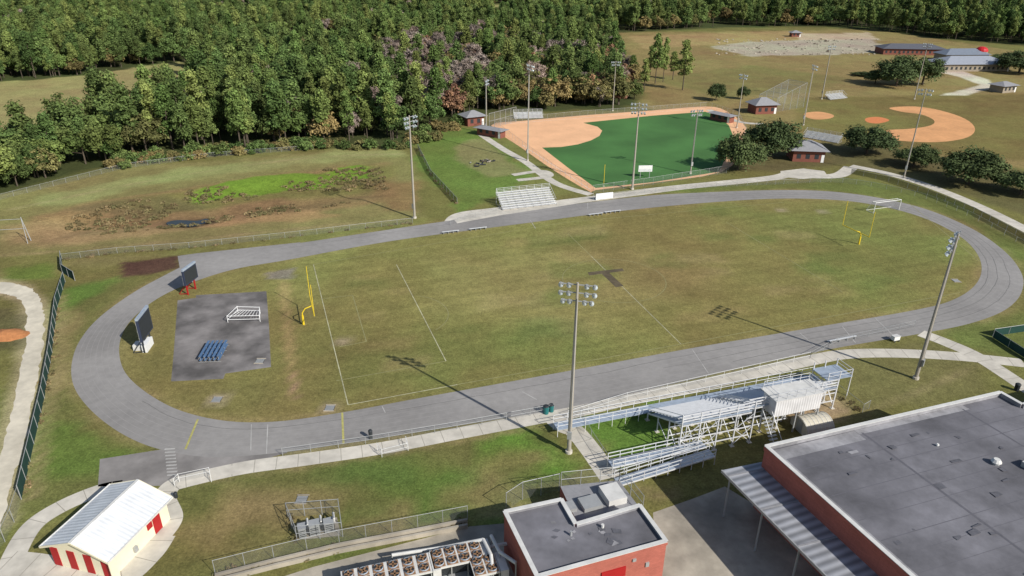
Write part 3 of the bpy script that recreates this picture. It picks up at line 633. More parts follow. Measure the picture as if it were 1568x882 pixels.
# ------------------------------------------------------------------ buildings
def gable_house(base,an,Lx,Ly,h,rh,wall,roof,name,ov=.5,deco=None):
    b=MB(base[0],base[1],an)
    b.box(-Lx/2,Lx/2,-Ly/2,Ly/2,0,h,wall)
    for s in(-1,1):
        b.add([(s*Lx/2,-Ly/2,h),(s*Lx/2,Ly/2,h),(s*Lx/2,0,h+rh)],[(0,1,2) if s>0 else (2,1,0)],wall)
    e=ov*rh/(Ly/2)
    for s in(-1,1):
        q=[(-Lx/2-ov,s*(Ly/2+ov),h-e+.05),(Lx/2+ov,s*(Ly/2+ov),h-e+.05),(Lx/2+ov,0,h+rh+.05),(-Lx/2-ov,0,h+rh+.05)]
        if s>0: q=q[::-1]
        b.add(q,[(0,1,2,3)],roof); b.add([(x,y,z-.12) for x,y,z in q],[(3,2,1,0)],roof)
        b.beam(q[0] if s<0 else q[3],q[1] if s<0 else q[2],.05,.2,M_PARA)
    for sx in(-1,1):
        for s in(-1,1): b.beam((sx*(Lx/2+ov),s*(Ly/2+ov),h-e),(sx*(Lx/2+ov),0,h+rh),.06,.2,M_CREAM)
    b.beam((-Lx/2-ov,0,h+rh+.09),(Lx/2+ov,0,h+rh+.09),.3,.05,M_PARA)
    if deco: deco(b,Lx,Ly,h,rh)
    return b.build(name)
g0=np.array(G(109,842,3.2)); g1=np.array(G(214,744,3.2)); cen=(g0+g1)/2; Lh=np.linalg.norm(g1-g0); an=math.atan2(*(g1-g0)[::-1])
def deco(b,Lx,Ly,h,rh):
    x=-Lx/2
    for k,yy in enumerate(np.linspace(-Ly/2+.5,Ly/2-.5,4)): b.box(x-.05,x-.003,yy-.42,yy+.42,.05,2.3,M_RED)
    b.box(Lx/2-2.2,Lx/2-1.2,-Ly/2-.06,-Ly/2-.003,0.05,2.1,M_RED)
    b.box(Lx/2-3.0,Lx/2-2.3,-Ly/2-.05,-Ly/2-.003,1.2,1.9,M_RED)
    b.box(-Lx/2-.5,-Lx/2+.3,-Ly/2-.52,-Ly/2-.45,.1,h-.2,M_CREAM)
    b.box(-1.2,-.8,-Ly/2-.3,-Ly/2-.003,.5,1.1,M_GALV)
gable_house(cen,an,Lh-1.0,6.6,2.7,1.25,M_CREAM,corr('white_metal_roof',(.74,.76,.78),.45,an,.05,.4,.0),'field_house',.5,deco)
def hip(b,x0,x1,y0,y1,h,rh,m,ov=.7):
    X0,X1,Y0,Y1=x0-ov,x1+ov,y0-ov,y1+ov; w=min(X1-X0,Y1-Y0)/2
    c=[(X0,Y0,h),(X1,Y0,h),(X1,Y1,h),(X0,Y1,h)]
    if X1-X0>Y1-Y0:
        r0,r1=(X0+w,(Y0+Y1)/2,h+rh),(X1-w-.01,(Y0+Y1)/2,h+rh); b.add(c+[r0,r1],[(0,1,5,4),(1,2,5),(2,3,4,5),(3,0,4),(3,2,1,0)],m)
    else:
        r0,r1=((X0+X1)/2,Y0+w,h+rh),((X0+X1)/2,Y1-w-.01,h+rh); b.add(c+[r0,r1],[(0,1,4),(1,2,5,4),(2,3,5),(3,0,4,5),(3,2,1,0)],m)
def hiphouse(u,v,an,Lx,Ly,h,rh,name,wall=M_BRICKD,roof=M_ROOFG):
    b=MB(*G(u,v),an); b.box(-Lx/2,Lx/2,-Ly/2,Ly/2,0,h,wall); hip(b,-Lx/2,Lx/2,-Ly/2,Ly/2,h+.01,rh,roof,1.0)
    for x in np.arange(-Lx/2+1,Lx/2-.8,2.4): b.box(x,x+1.1,-Ly/2-.04,-Ly/2-.003,.9,2.2,M_DARK)
    b.box(Lx/2-.9,Lx/2-.1,-Ly/2-.06,-Ly/2-.043,0,2.1,M_WHITE)
    b.build(name)
M_BGR=mat('bluegrey_metal_roof',L3(150,155,165),.5); M_TAN=mat('tan_stucco',L3(150,140,125),.9)
hiphouse(724,190,.5,6,5,3,1.6,'concession_stand'); hiphouse(752,208,-.6,9,2.6,2.3,.5,'dugout',M_BRICKD,M_ROOFG)
hiphouse(1166,172,.2,8,6,3.2,2.2,'concession_stand'); hiphouse(1232,243,-.1,8.5,7,3.2,2.2,'restroom_building'); hiphouse(1105,185,-.9,8,2.6,2.3,.5,'dugout',M_BRICKD,M_ROOFG)
hiphouse(1392,82,-.05,34,12,3.2,2.2,'school_building',M_BRICKD,mat('dark_shingle',L3(90,92,100),.8)); hiphouse(1480,106,.1,34,14,3.4,3.0,'school_building',M_TAN,M_BGR); hiphouse(1470,92,.1,24,10,3.4,2.6,'school_building',M_TAN,mat('steel_roof',L3(120,128,140),.5))
hiphouse(1217,56,.0,6,5,2.6,1.4,'shed'); hiphouse(1534,140,.4,8,6,2.8,1.4,'shed',M_TAN,M_ROOFG)
b=MB(*G(1499,92),0); n=14; vs=[];fs=[]
for j in range(6):
    t=j/5*math.pi/2
    for i in range(n): vs.append((3.2*math.cos(t)*math.cos(2*math.pi*i/n),3.2*math.cos(t)*math.sin(2*math.pi*i/n),4.6+2.4*math.sin(t)))
for j in range(5):
    for i in range(n): fs.append((j*n+i,j*n+(i+1)%n,(j+1)*n+(i+1)%n,(j+1)*n+i))
b.add(vs,fs,mat('red_dome',L3(190,40,45),.5)); b.cyl((0,0,0),(0,0,4.6),3.1,3.1,M_TAN,14); b.build('domed_building')
def parapet(b,poly,zr,h,brick):
    """inner face light membrane, outer face brick, thin metal cap"""
    n=len(poly); A_=sum(poly[i-1][0]*poly[i][1]-poly[i][0]*poly[i-1][1] for i in range(n))
    for i in range(n):
        p=np.array(poly[i]);q=np.array(poly[(i+1)%n]); t=(q-p)/np.linalg.norm(q-p); o=np.array([t[1],-t[0]])*(1 if A_>0 else -1)
        pi,qi=p-o*.12,q-o*.12
        b.beam((pi[0],pi[1],zr-h/2),(qi[0],qi[1],zr-h/2),.20,h,M_ROOFL)
        po,qo=p+o*.04-t*.07,q+o*.04+t*.07
        b.beam((po[0],po[1],zr-h/2-.05),(qo[0],qo[1],zr-h/2-.05),.08,h+.1,brick)
        b.beam((p[0]-o[0]*.06,p[1]-o[1]*.06,zr+.04+.003*i),(q[0]-o[0]*.06,q[1]-o[1]*.06,zr+.04+.003*i),.42,.06,M_PARA)
# main gym building (lower right)
ZR=8.0
A=np.array(G(1172,683,ZR)); Bp=np.array(G(1532,600,ZR)); d1=(Bp-A)/np.linalg.norm(Bp-A); Dp=np.array(G(1398,884,ZR)); d2=(Dp-A)/np.linalg.norm(Dp-A)
B_=Bp; Cc=A+d2*60
b=MB(); e2=B_+d2*2.6; e3=e2+d1*40
roofp=[tuple(p) for p in [A,B_,e2,e3,e3+d2*57,Cc]]
b.prism(roofp,0,ZR-.45,M_BRICK,M_ROOFD); parapet(b,roofp,ZR,.44,M_BRICK)
def rp(s,t,z=0): q=A+d1*s+d2*t; return (q[0],q[1],ZR-.45+z)
def rquad(s0,s1,t0,t1,z,m,j=0):
    J=lambda: random.uniform(-j,j)
    P=[rp(s0+J(),t0+J(),z),rp(s1+J(),t0+J(),z),rp(s1+J(),t1+J(),z),rp(s0+J(),t1+J(),z)]; P=[(x,y,ZR-.45+z) for x,y,_ in P]
    A_=sum(P[i-1][0]*P[i][1]-P[i][0]*P[i-1][1] for i in range(4)); b.poly(P if A_>0 else P[::-1],m)
rquad(.3,11,.3,1.9,.006,M_ROOFL,.1); rquad(11,26,.3,1.0,.006,M_ROOFL,.08); rquad(.3,1.0,1.9,40,.006,M_ROOFL,.05)
t=1.8
while t<36: rquad(1.2,60,t,t+.06,.004,M_SEAM,.02); t+=random.uniform(1.5,2.6)
for s in(11.4,25.2,36.7): rquad(s,s+.22,.8,50,.010,M_SEAM,.04)
for k in range(46):
    s,t=random.uniform(2,30),random.uniform(2.5,26); w=random.uniform(.2,1.1); rquad(s,s+w,t,t+random.uniform(.2,.7),.014+.002*k,random.choice([M_PATCH,M_PATCH,M_PATCH,M_PATCH,M_ROOFL]),.1)
for s,t,w,h in((20,9,1.0,.6),(14,20,.6,.4),(26,14,.5,.4),(17,5,.35,.3)):
    p=rp(s,t,0); b.cyl((p[0],p[1],p[2]),(p[0],p[1],p[2]+h*.5),w*.35,w*.35,M_GALV,10); b.cyl((p[0],p[1],p[2]+h*.5),(p[0],p[1],p[2]+h),w*.5,w*.3,M_PARA,10)
for s,t in((22.0,10),(23.8,10.6)):
    P=[rp(s,t)[:2],rp(s+1.3,t)[:2],rp(s+1.3,t+1.)[:2],rp(s,t+1.)[:2]]; b.prism(P,ZR-.45,ZR+.15,M_GALV,M_PARA)
for k in range(8):
    t=6+k*5; p=A+d2*t-d1*.03; q=A+d2*(t+1.6)-d1*.03; b.beam((p[0],p[1],1.6),(q[0],q[1],1.6),.05,2.2,M_RED if k%2 else M_DARK)
b.build('gymnasium_building')
ZC=5.4
c0=np.array(G(1105,720,ZC)); c1_=np.array(G(1178,705,ZC)); cd=d2.copy()
cang=math.atan2(cd[1],cd[0]); MC=corr('corrugated_canopy',(.44,.45,.48),.9,cang,.5,.5,.2)
c1_=c0+(c1_-c0)*.98
b=MB(); quad=[c0,c1_,c1_+cd*45,c0+cd*45]; b.prism([tuple(q) for q in quad],ZC-.08,ZC,M_GALV,MC)
for k in range(9):
    for f in(.06,.94):
        p=c0+(c1_-c0)*f+cd*(1+k*5); b.beam((p[0],p[1],0),(p[0],p[1],ZC-.08),.14,.14,M_GALV)
    p=c0+cd*(1+k*5); q=c1_+cd*(1+k*5); b.beam((p[0],p[1],ZC-.2),(q[0],q[1],ZC-.2),.12,.22,M_GALV)
    b.beam((p[0],p[1],ZC+.03),(q[0],q[1],ZC+.03),.2,.05,M_ROOFG)
b.beam((c0[0],c0[1],ZC-.1),(c0[0]+cd[0]*45,c0[1]+cd[1]*45,ZC-.1),.12,.3,M_GALV)
b.build('walkway_canopy')
Z1=5.2; b=MB()
r=[G(772,783,Z1),G(860,764,Z1),G(882,802,Z1),G(980,773,Z1),G(1021,829,Z1),G(822,884,Z1)]
b.prism(r,0,Z1-.3,M_BRICK,M_ROOFD); parapet(b,r,Z1,.29,M_BRICK)
b.prism([G(858,742,3.4),G(948,733,3.4),G(985,782,3.4),G(888,806,3.4)],0,3.2,M_BRICK,M_ROOFG)
bb=G(935,758,3.2)
def lb(x0,x1,y0,y1,z0,z1,m):
    c,s=math.cos(FA),math.sin(FA); P=[(bb[0]+x*c-y*s,bb[1]+x*s+y*c) for x,y in((x0,y0),(x1,y0),(x1,y1),(x0,y1))]; b.prism(P,z0,z1,m,m)
lb(-1.0,1.0,-1.6,.8,3.2,4.0,M_PARA); lb(-3.6,-1.6,-1.5,.2,3.2,3.7,M_GALV); lb(-5,-4.2,-1,.2,3.2,3.6,M_GALV)
P5=np.array(r[4]);P6=np.array(r[5]); dd=(P6-P5)/np.linalg.norm(P6-P5); nn=np.array([-dd[1],dd[0]]); nn=nn if nn[1]<0 else -nn
for t,w,z0,z1,m_ in((5.2,1.0,0.0,2.2,M_WHITE),(5.2,2.4,2.5,3.6,M_RED),(8.5,.6,2.6,3.3,M_WHITE),(1.8,.35,2.8,3.3,M_GALV),(3.2,.35,3.9,4.2,M_GALV)):
    a=P5+dd*(t-w/2)+nn*.06; c=P5+dd*(t+w/2)+nn*.06; b.beam((a[0],a[1],(z0+z1)/2),(c[0],c[1],(z0+z1)/2),.12,z1-z0,m_)
rc=np.mean(np.array(r),0)
for k in range(16):
    x,y=rc[0]+random.uniform(-3.8,3.5),rc[1]+random.uniform(-2,.6); w=random.uniform(.2,.6); z=Z1-.3+.006+.003*k; a_k=random.uniform(0,1.5); P=[]
    for t in range(4): P.append((x+w*random.uniform(.7,1.2)*math.cos(a_k+t*1.57),y+w*random.uniform(.5,.9)*math.sin(a_k+t*1.57),z))
    b.poly(P,random.choice([M_PATCH,M_PATCH,M_ROOFL]))
b.cyl((rc[0]-1,rc[1]-1,Z1-.3),(rc[0]-1,rc[1]-1,Z1+.2),.12,.12,M_GALV,8); b.cyl((rc[0]+2,rc[1],Z1-.3),(rc[0]+2,rc[1],Z1+.1),.15,.15,M_PARA,8)
b.build('brick_building')
def rail(P,z0,h,name):
    b=MB()
    for i in range(len(P)-1):
        a=np.array(P[i]);c=np.array(P[i+1]);L=np.linalg.norm(c-a);n=max(1,int(L/1.8))
        for k in range(n+1): q=a+(c-a)*k/n; b.cyl((q[0],q[1],z0),(q[0],q[1],z0+h),.035,.035,M_GALV,5)
        for z in(h*.5,h): b.cyl((a[0],a[1],z0+z),(c[0],c[1],z0+z),.03,.03,M_GALV,5)
        b.add([(a[0],a[1],z0),(c[0],c[1],z0),(c[0],c[1],z0+h),(a[0],a[1],z0+h)],[(0,1,2,3)],M_NET)
    b.build(name)
rail([G(859,743,3.4),G(948,734,3.4),G(984,780,3.4)],3.2,1.9,'rooftop_screen_fence')
fence([(775,782),(800,765),(856,752)],2.4,M_NET,2.5,.04)
def chiller(u,v,L,name='air_cooled_chiller'):
    b=MB(*G(u,v,2.2),FA-.05); W=2.3
    b.box(-L/2,L/2,-W/2,W/2,.3,.5,M_GALV)
    for s in(-1,1):
        b.add([(-L/2,s*W/2,2.1),(L/2,s*W/2,2.1),(L/2,s*.5,.5),(-L/2,s*.5,.5)],[(0,1,2,3) if s>0 else (3,2,1,0)],M_DARK)
    b.box(-L/2,L/2,-W/2,W/2,2.1,2.3,M_PARA)
    n=int(L/1.15)
    for k in range(n):
        x=-L/2+(k+.5)*L/n
        for y in(-.56,.56):
            b.box(x-.5,x+.5,y-.5,y+.5,2.303,2.36,M_RUST); b.cyl((x,y,2.36),(x,y,2.48),.46,.43,M_TREAD,12,False); b.cyl((x,y,2.37),(x,y,2.40),.42,.42,M_DARK,12)
            for a_k in range(4):
                t=a_k*math.pi/2+k; b.beam((x,y,2.43),(x+.38*math.cos(t),y+.38*math.sin(t),2.43),.16,.02,M_RUST)
    for x in np.linspace(-L/2+.1,L/2-.1,4):
        for y in(-W/2+.08,W/2-.08): b.beam((x,y,0),(x,y,2.1),.1,.1,M_GALV)
    b.box(L/2+.05,L/2+.8,-W/2,W/2,.3,2.3,M_PARA); b.build(name)
chiller(700,850,4.8); chiller(592,876,8.0); chiller(742,866,2.4)
b=MB()
def wp(u,v,z): g=G(u,v,z); return (g[0],g[1],z)
for pts in([(740,826,2.6),(752,850,2.6),(755,880,2.0)],[(752,820,3.0),(765,845,3.0),(790,862,3.0)],[(600,850,1.5),(680,838,1.5),(740,826,2.6)],[(745,838,1.8),(778,832,1.8),(782,810,1.8)]):
    for a,c in zip(pts[:-1],pts[1:]): b.cyl(wp(*a),wp(*c),.17,.17,M_PARA,10)
    for a in pts: g=wp(*a); b.cyl((g[0],g[1],0),g,.08,.08,M_GALV,8)
b.build('chilled_water_pipes')
P=[(440,792),(455,828),(525,822),(520,786)]
fence(P+[P[0]],1.9,M_NET,2.,.04,'utility_enclosure_fence',mid=True)
sheet('utility_pad_pavement',GS([(455,800),(465,826),(522,820),(516,792)]),.008,M_CONC2)
b=MB(*G(489,815),FA)
for x,w,h in((-1.6,.7,1.3),(-.4,1.0,1.4),(1.0,.9,1.2)):
    b.box(x-w/2,x+w/2,-.4,.4,.1,h,M_GALV); b.box(x-w/2-.05,x+w/2+.05,-.45,.45,h,h+.05,M_GALV)
    for k in range(4): b.box(x-w/2+.08,x+w/2-.08,-.43,-.403,.3+k*.22,.38+k*.22,M_DARK)
for x in(-1.0,.3,1.6): b.cyl((x,.9,0),(x,.9,1.3),.12,.12,M_PARA,8); b.cyl((x,.9,1.3),(x,-.3,1.6),.08,.08,M_PARA,8)
b.build('utility_transformers')
b=MB(*G(12,514)); vs=[(0,0,1.0)];n=18
for j,(rr,zz) in enumerate(((.7,.85),(1.4,.5),(2.1,-.05))):
    for i in range(n): t=2*math.pi*i/n; k=random.uniform(.85,1.15); vs.append((rr*k*1.5*math.cos(t),rr*k*math.sin(t),zz*random.uniform(.8,1.1)))
fs=[(0,1+i,1+(i+1)%n) for i in range(n)]
for j in range(2): fs+=[(1+j*n+i,1+(j+1)*n+i,1+(j+1)*n+(i+1)%n,1+j*n+(i+1)%n) for i in range(n)]
b.add(vs,fs,mat('orange_soil',L3(170,115,74),.95,var=.25)); b.build('dirt_mound',True)
b=MB(*G(742,250),.4)
for k in range(22):
    x,y=random.uniform(-4,4),random.uniform(-2.5,2.5); l=random.uniform(.4,1.6); b.beam((x,y,.15+.1*random.random()),(x+l*math.cos(k),y+l*math.sin(k)*.6,.3),.3,.25,random.choice([M_GALV,M_DARK,M_DARK,M_CONC2,M_BARK]))
b.build('construction_debris')
b=MB(); M_RUB=mat('rubble',L3(150,142,128),.95,var=.3)
for k in range(260):
    u,v=random.uniform(1095,1345),random.uniform(60,84); x,y=G(u,v); s=random.uniform(.3,1.4)*random.random()**.4
    b.cyl((x,y,-.1),(x+.3,y,s*.5),s,s*.35,random.choice([M_RUB,M_RUB,M_CONC2,M_BARK]),5)
b.build('rubble_piles')
# ------------------------------------------------------------------ trees
def leafmat(name,c1,c2):
    m=bpy.data.materials.new(name); m.use_nodes=True; nt=m.node_tree; N=nt.nodes; K=nt.links; b=N['Principled BSDF']; b.inputs['Roughness'].default_value=.8; b.inputs['Specular IOR Level'].default_value=.1
    at=N.new('ShaderNodeAttribute'); at.attribute_name='tone'; oi=N.new('ShaderNodeObjectInfo')
    mx=N.new('ShaderNodeMix'); mx.data_type='RGBA'; mx.inputs[6].default_value=c1+(1,); mx.inputs[7].default_value=c2+(1,); K.new(oi.outputs['Random'],mx.inputs[0])
    mr=N.new('ShaderNodeMath'); mr.operation='MULTIPLY_ADD'; K.new(at.outputs['Fac'],mr.inputs[0]); mr.inputs[1].default_value=.9; mr.inputs[2].default_value=.55
    sc=N.new('ShaderNodeMath'); sc.operation='MULTIPLY'; K.new(mr.outputs[0],sc.inputs[0])
    w=N.new('ShaderNodeMath'); w.operation='MULTIPLY'; w.inputs[1].default_value=7.31; K.new(oi.outputs['Random'],w.inputs[0]); fr=N.new('ShaderNodeMath'); fr.operation='FRACT'; K.new(w.outputs[0],fr.inputs[0])
    m2=N.new('ShaderNodeMath'); m2.operation='MULTIPLY_ADD'; K.new(fr.outputs[0],m2.inputs[0]); m2.inputs[1].default_value=.65; m2.inputs[2].default_value=.65; K.new(m2.outputs[0],sc.inputs[1])
    vm=N.new('ShaderNodeVectorMath'); vm.operation='SCALE'; K.new(mx.outputs[2],vm.inputs[0]); K.new(sc.outputs[0],vm.inputs['Scale']); K.new(vm.outputs[0],b.inputs['Base Color'])
    return m
LM_PINE=leafmat('pine_needles',(.095,.155,.042),(.175,.205,.06)); LM_OAK=leafmat('oak_leaves',(.085,.14,.042),(.14,.18,.055)); LM_MIX=leafmat('mixed_leaves',(.16,.165,.06),(.27,.20,.085))
LM_GREY=leafmat('bare_twigs',(.25,.21,.18),(.31,.23,.19)); LM_RED=leafmat('rust_leaves',(.23,.12,.085),(.29,.18,.09)); LM_DARK=leafmat('live_oak_leaves',(.07,.10,.04),(.09,.12,.045)); LM_REED=leafmat('reed_blades',(.17,.16,.07),(.26,.19,.10))
def tree_mesh(name,kind,H,W,nq,leaf,ls,seed,trunk=.25,ncl=None):
    r=np.random.default_rng(seed); b=MB()
    cl=[]
    if kind=='pine':
        z0=H*.34; n=ncl or 30
        for i in range(n):
            t=(i+r.random())/n; z=z0+(H-z0)*t; R=W/2*(1-t)**.42*(.35+.65*r.random())*(1 if t>.2 else .75); a=r.random()*6.28
            k=r.uniform(.75,1.3); cl.append((R*.75*math.cos(a),R*.75*math.sin(a),z,W*.165*k,W*.15*k))
        b.cyl((0,0,0),(0,0,H*.93),trunk,trunk*.3,M_BARK,6)
    elif kind=='bare':
        z0=H*.3; n=26
        for i in range(n):
            a=r.random()*6.28; rr=W/2*math.sqrt(r.random())*.8; z=z0+(H-z0)*(.1+.9*r.random())*(1-.4*(rr/(W/2))**2); cl.append((rr*math.cos(a),rr*math.sin(a),z,W*.16,W*.14))
        b.cyl((0,0,0),(0,0,H*.5),trunk,trunk*.6,M_BARK,6)
    else:
        z0=H*(.22 if kind=='oak' else .1); n=ncl or 38
        for i in range(n):
            a=r.random()*6.28; rr=W/2*math.sqrt(r.random())*.85; top=z0+(H-z0)*(1-.6*(rr/(W/2))**2)*(.85+.2*r.random()); z=z0+(top-z0)*(.3+.65*r.random())
            k=r.uniform(.65,1.25); cl.append((rr*math.cos(a),rr*math.sin(a),z-W*.05,W*.14*k,W*.115*k))
        b.cyl((0,0,0),(0,0,H*.45),trunk,trunk*.6,M_BARK,7)
    for k in range(0,len(cl),3 if kind!='bare' else 1):
        c=cl[k]; zb=min(H*.42,c[2]*.75) if kind!='pine' else c[2]-.4
        b.cyl((0,0,zb),(c[0],c[1],c[2]),trunk*.3,trunk*.08,M_BARK,4,False)
    nb=len(b.f); bv=len(b.v)
    q=nq//len(cl); V=[];T=[]
    for (x,y,z,R,Rz) in cl:
        d=r.normal(size=(q,3)); d/=np.linalg.norm(d,axis=1)[:,None]; rad=r.random(q)**.4*r.uniform(.7,1.35,q)
        if kind!='bare': d[:,2]=np.where((d[:,2]<-.3)&(r.random(q)<.6),-d[:,2],d[:,2])
        c=np.array([x,y,z])+d*rad[:,None]*np.array([R,R,Rz])
        nn=d*.75+r.normal(size=(q,3))*.5+np.array([0,0,.45]); nn/=np.linalg.norm(nn,axis=1)[:,None]
        t1=np.cross(nn,r.normal(size=(q,3))); t1/=np.linalg.norm(t1,axis=1)[:,None]; t2=np.cross(nn,t1)
        s=ls*(.5+.9*r.random(q))[:,None]; t1=t1*s; t2=t2*s*(.55 if kind!='bare' else .22)
        V.append(np.stack([c-t1,c-t2,c+t1,c+t2],1).reshape(-1,3))
        T.append(np.clip(.5+.35*(r.random()-.5)*1.8+(r.random(q)-.5)*.5,0,1))
    V=np.concatenate(V);T=np.concatenate(T); nqd=len(T)
    li=b.mid(leaf)
    b.v+= [tuple(v) for v in V.tolist()]; b.f+= [[bv+4*i,bv+4*i+1,bv+4*i+2,bv+4*i+3] for i in range(nqd)]; b.mi+=[li]*nqd
    me=bpy.data.meshes.new(name); me.from_pydata(b.v,[],b.f)
    for m in b.ms: me.materials.append(m)
    me.polygons.foreach_set('material_index',b.mi)
    a=me.attributes.new('tone','FLOAT','FACE'); a.data.foreach_set('value',np.concatenate([np.full(nb,.5),T]).astype('f4')); me.update()
    return me
protos={
 'pine':[tree_mesh('pine_a','pine',14.5,7.0,3200,LM_PINE,.34,1,.22),tree_mesh('pine_b','pine',16.0,6.4,3200,LM_PINE,.34,2,.22),tree_mesh('pine_c','pine',12.5,7.6,3200,LM_OAK,.35,3,.2),tree_mesh('pine_d','pine',15,7.4,3200,LM_OAK,.34,13,.2,22)],
 'oak':[tree_mesh('oak_a','oak',11.5,10,3600,LM_OAK,.35,4),tree_mesh('oak_b','oak',10,9,3400,LM_MIX,.35,5),tree_mesh('oak_c','oak',12.5,9,3400,LM_PINE,.35,15)],
 'grey':[tree_mesh('bare_a','bare',11,7.5,2600,LM_GREY,.5,6,.2)],'red':[tree_mesh('rust_a','oak',10,7.5,2400,LM_RED,.34,7)],
 'shrub':[tree_mesh('shrub_a','shrub',2.6,4,900,LM_MIX,.25,8,.06),tree_mesh('shrub_b','shrub',3.4,4,900,LM_OAK,.25,18,.06),tree_mesh('reed_clump','shrub',1.0,2.2,260,LM_REED,.16,28,.02,12)]}
inside=sdf
FPn=GS([(u,max(v,-30)) for u,v in FOREST])
def scatter(sp_,ymin,ymax,xw):
    gx=np.arange(-xw,xw,sp_); gy=np.arange(ymin,ymax,sp_); a,c=np.meshgrid(gx,gy); a=a+rng.uniform(-.6,.6,a.shape)*sp_; c=c+rng.uniform(-.6,.6,c.shape)*sp_
    return a.ravel(),c.ravel()
PX=[];PY=[];PS=[]
for sp_,y0,y1,xw in((5.2,140,330,330),(6.3,330,560,520),(8.4,560,950,900),(13.,950,1500,1300)):
    a,c=scatter(sp_,y0,y1,xw); PX.append(a);PY.append(c);PS.append(np.full(a.shape,{5.2:1.,6.3:1.02,8.4:1.15,13.:1.6}[sp_]))
PX=np.concatenate(PX);PY=np.concatenate(PY);PS=np.concatenate(PS)
d=inside(FPn,PX,PY); gap=vnoise(PX,PY,22,5); keep=((d>1.0+gap*5)|(PY>1120))&(gap<.92)
for c in CLR: keep&=~(inside(GS(c),PX,PY)>-2.0)
PX,PY,PS=PX[keep],PY[keep],PS[keep]
gd=inside(GS([(560,85),(680,78),(750,110),(735,185),(670,200),(600,170)]),PX,PY)
od=inside(GS([(-200,150),(180,150),(200,250),(0,300),(-200,350)]),PX,PY)
rd=inside(GS([(690,186),(700,110),(940,80),(985,160)]),PX,PY)
cl_=vnoise(PX,PY,45,77); u_=rng.random(len(PX)); typ=[]
for i in range(len(PX)):
    u=u_[i]; k=cl_[i]
    if gd[i]>0: t='grey0' if u<.46 else 'red0' if u<.64 else 'oak1' if u<.84 else 'pine%d'%int((u-.84)/.16*3.99)
    elif od[i]>0: t='oak0' if u<.4 else 'oak1' if u<.5 else 'oak2' if u<.85 else 'pine3'
    elif rd[i]>0: t='oak1' if u<.36 else 'pine%d'%int((u-.36)/.26*3.99) if u<.62 else 'red0' if u<.68 else 'oak0' if u<.92 else 'grey0'
    elif PY[i]<330: t='pine%d'%int(u/.78*3.99) if u<.78 else ('oak0' if u<.86 else 'oak2' if u<.91 else 'oak1' if u<.97 else 'grey0')
    else:
        if k<.4: t='pine%d'%int(u*3.99)
        elif k<.6: t='pine%d'%int(u*2*3.99) if u<.5 else ('oak0' if u<.68 else 'oak2' if u<.8 else 'oak1')
        else: t='oak1' if u<.3 else 'oak0' if u<.45 else 'oak2' if u<.6 else 'grey0' if u<.69 else 'red0' if u<.72 else 'pine%d'%int((u-.72)/.28*3.99)
    typ.append(t)
typ=np.array(typ)
def instancer(name,mesh,x,y,s,z=-.3):
    n=len(x)
    if n==0: return
    an=rng.random(n)*6.283; h=s/2; vs=np.zeros((n,4,3))
    for k in range(4):
        t=an+k*math.pi/2+math.pi/4; vs[:,k,0]=x+np.cos(t)*h*math.sqrt(2); vs[:,k,1]=y+np.sin(t)*h*math.sqrt(2)
    vs[:,:,2]=np.asarray(z)[:,None] if hasattr(z,'__len__') else z
    me=bpy.data.meshes.new(name); me.from_pydata(vs.reshape(-1,3).tolist(),[],[[4*i,4*i+1,4*i+2,4*i+3] for i in range(n)]); o=bpy.data.objects.new(name,me); SC.collection.objects.link(o)
    o.instance_type='FACES'; o.use_instance_faces_scale=True; o.instance_faces_scale=1; o.show_instancer_for_render=False; o.show_instancer_for_viewport=False
    c=bpy.data.objects.new('tree_form',mesh); SC.collection.objects.link(c); c.parent=o
names={'pine':'pine_forest','oak':'oak_forest','grey':'bare_tree_forest','red':'autumn_tree_forest'}
for t in sorted(set(typ.tolist())):
    m=typ==t; k=t.rstrip('0123'); j=int(t[-1])
    instancer(names[k],protos[k][j],PX[m],PY[m],PS[m]*rng.uniform(.66,1.28,m.sum()))
edge=np.array(catmull(GS([(0,302),(60,284),(120,268),(185,254),(250,245),(330,238),(400,232),(480,227),(560,229),(620,225),(665,208),(700,189)]),False,30))
en=vnoise(edge[:,0],edge[:,1],14,91)
for j in(0,1):
    sel=(rng.random(len(edge))<.38)&(en>.42); e=edge[sel]; instancer('forest_edge_shrubs',protos['shrub'][j],e[:,0]+rng.normal(0,2.2,len(e)),e[:,1]+2+rng.normal(0,2.4,len(e)),rng.uniform(.35,1.3,len(e)))
# marsh grass in the retention basin, weeds along fences
bx,by=np.array(BAS)[:,0],np.array(BAS)[:,1]; qx=rng.uniform(bx.min(),bx.max(),2600); qy=rng.uniform(by.min(),by.max(),2600); qd=sdf(BAS,qx,qy); qn=vnoise(qx,qy,9,44)
k_=(qd>1)&(qn>.52)&(sdf(POND,qx,qy)<-.3); qx,qy,qd=qx[k_],qy[k_],qd[k_]
c_=np.clip(qd/9,0,1); instancer('marsh_reeds',protos['shrub'][2],qx,qy,rng.uniform(.25,.85,len(qx)),-(c_**2*(3-2*c_))*1.1-.05)
wx=[];wy=[]
for pts,n in(([(95,398),(180,388),(290,380),(460,362),(632,342)],60),([(88,470),(80,540),(68,610),(33,765)],50),([(640,228),(660,268),(700,312)],30),([(330,885),(520,838),(716,800)],30),([(1270,592),(1320,632)],10),([(440,790),(455,828)],8)):
    P=np.array(catmull(GS(pts))); i=rng.integers(0,len(P)-1,n); f=rng.random(n)[:,None]; q=P[i]*(1-f)+P[i+1]*f+rng.normal(0,.3,(n,2)); wx+=q[:,0].tolist(); wy+=q[:,1].tolist()
instancer('fence_line_weeds',protos['shrub'][2],np.array(wx),np.array(wy),rng.uniform(.2,.5,len(wx)),-.03)
oakm=[tree_mesh('live_oak_%d'%k,'oak',9,11,10500,LM_DARK,.27,30+k,.32,54) for k in range(3)]
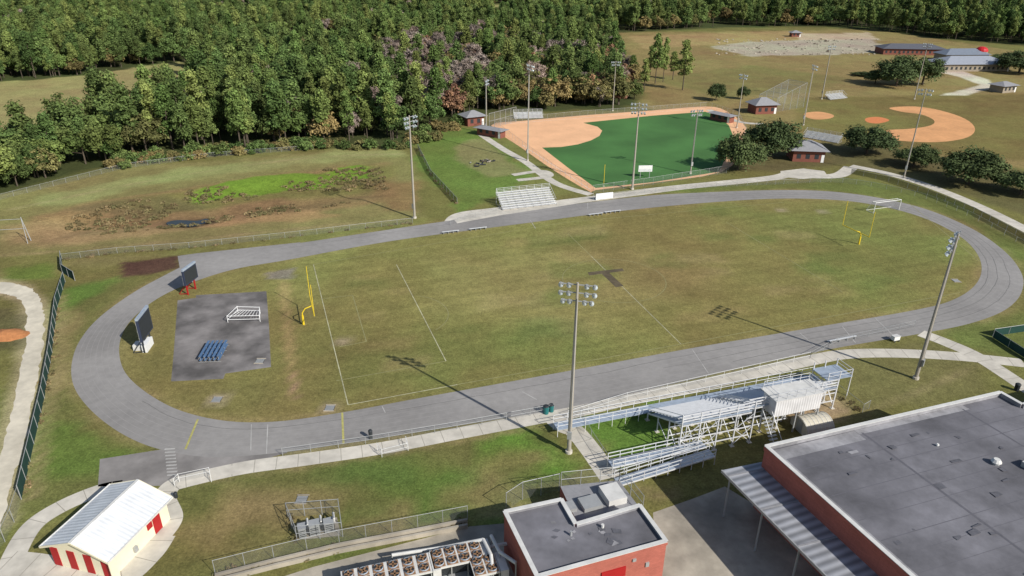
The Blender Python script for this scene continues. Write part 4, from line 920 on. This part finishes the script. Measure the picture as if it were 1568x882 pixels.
def park(u,vb,vt,wpx,name='oak_tree',ml=None,base=(9,11)):
    x,y=G(u,vb); hh=HG(u,vb,vt); w=wpx*math.hypot(math.hypot(x,y),CH)/math.hypot(FOC,math.hypot(u-784,0))
    me=ml or random.choice(oakm); o=bpy.data.objects.new(name,me); SC.collection.objects.link(o); o.location=(x,y,-.1); o.scale=(w/base[1],w/base[1],hh/base[0]); o.rotation_euler=(0,0,random.random()*6)
for a in [(1130,260,194,72),(1180,240,174,82),(1326,236,186,82),(1398,256,211,62),(1482,282,217,92),(1562,298,246,74),(1096,154,122,28),(1137,152,127,20),(1372,132,76,66),(1412,130,80,58),(1340,128,100,34),(1318,116,104,30),(1560,112,68,62),(1536,96,72,36),(1462,98,86,18),(1238,36,22,24)]: park(*a)
for a in [(1003,128,52,24),(1015,126,58,18),(1045,138,62,30),(995,118,70,18),(1030,122,78,20),(986,140,90,20),(968,128,84,20)]: park(*a,name='pine_tree',ml=protos['pine'][1],base=(16.,6.4))
# ------------------------------------------------------------------ light, sky, camera
el=math.radians(34.9); sv=Vector((.743*math.cos(el),-.669*math.cos(el),math.sin(el)))
sd=bpy.data.lights.new('sun','SUN'); sd.energy=5.0; sd.angle=math.radians(.5); sd.color=(1,.96,.89); so=bpy.data.objects.new('sun',sd); so.rotation_euler=sv.to_track_quat('Z','Y').to_euler(); so.location=(100,-100,200); SC.collection.objects.link(so)
w=bpy.data.worlds.new('World'); SC.world=w; w.use_nodes=True; nt=w.node_tree; bg=nt.nodes['Background']; bg.inputs[1].default_value=.095
sk=nt.nodes.new('ShaderNodeTexSky'); sk.sky_type='NISHITA'; sk.sun_disc=False; sk.sun_elevation=el; sk.sun_rotation=math.atan2(.743,-.669); nt.links.new(sk.outputs[0],bg.inputs[0])
cd_=bpy.data.cameras.new('camera'); cd_.sensor_width=36; cd_.lens=FOC/1568*36; cd_.clip_end=20000; cd_.clip_start=.5
co=bpy.data.objects.new('camera',cd_); SC.collection.objects.link(co); SC.camera=co
co.matrix_world=Matrix(((RT[0],UP[0],-FW_[0],0),(RT[1],UP[1],-FW_[1],0),(RT[2],UP[2],-FW_[2],CH),(0,0,0,1)))
SC.view_settings.view_transform='Standard'; SC.view_settings.look='None'; SC.view_settings.exposure=0
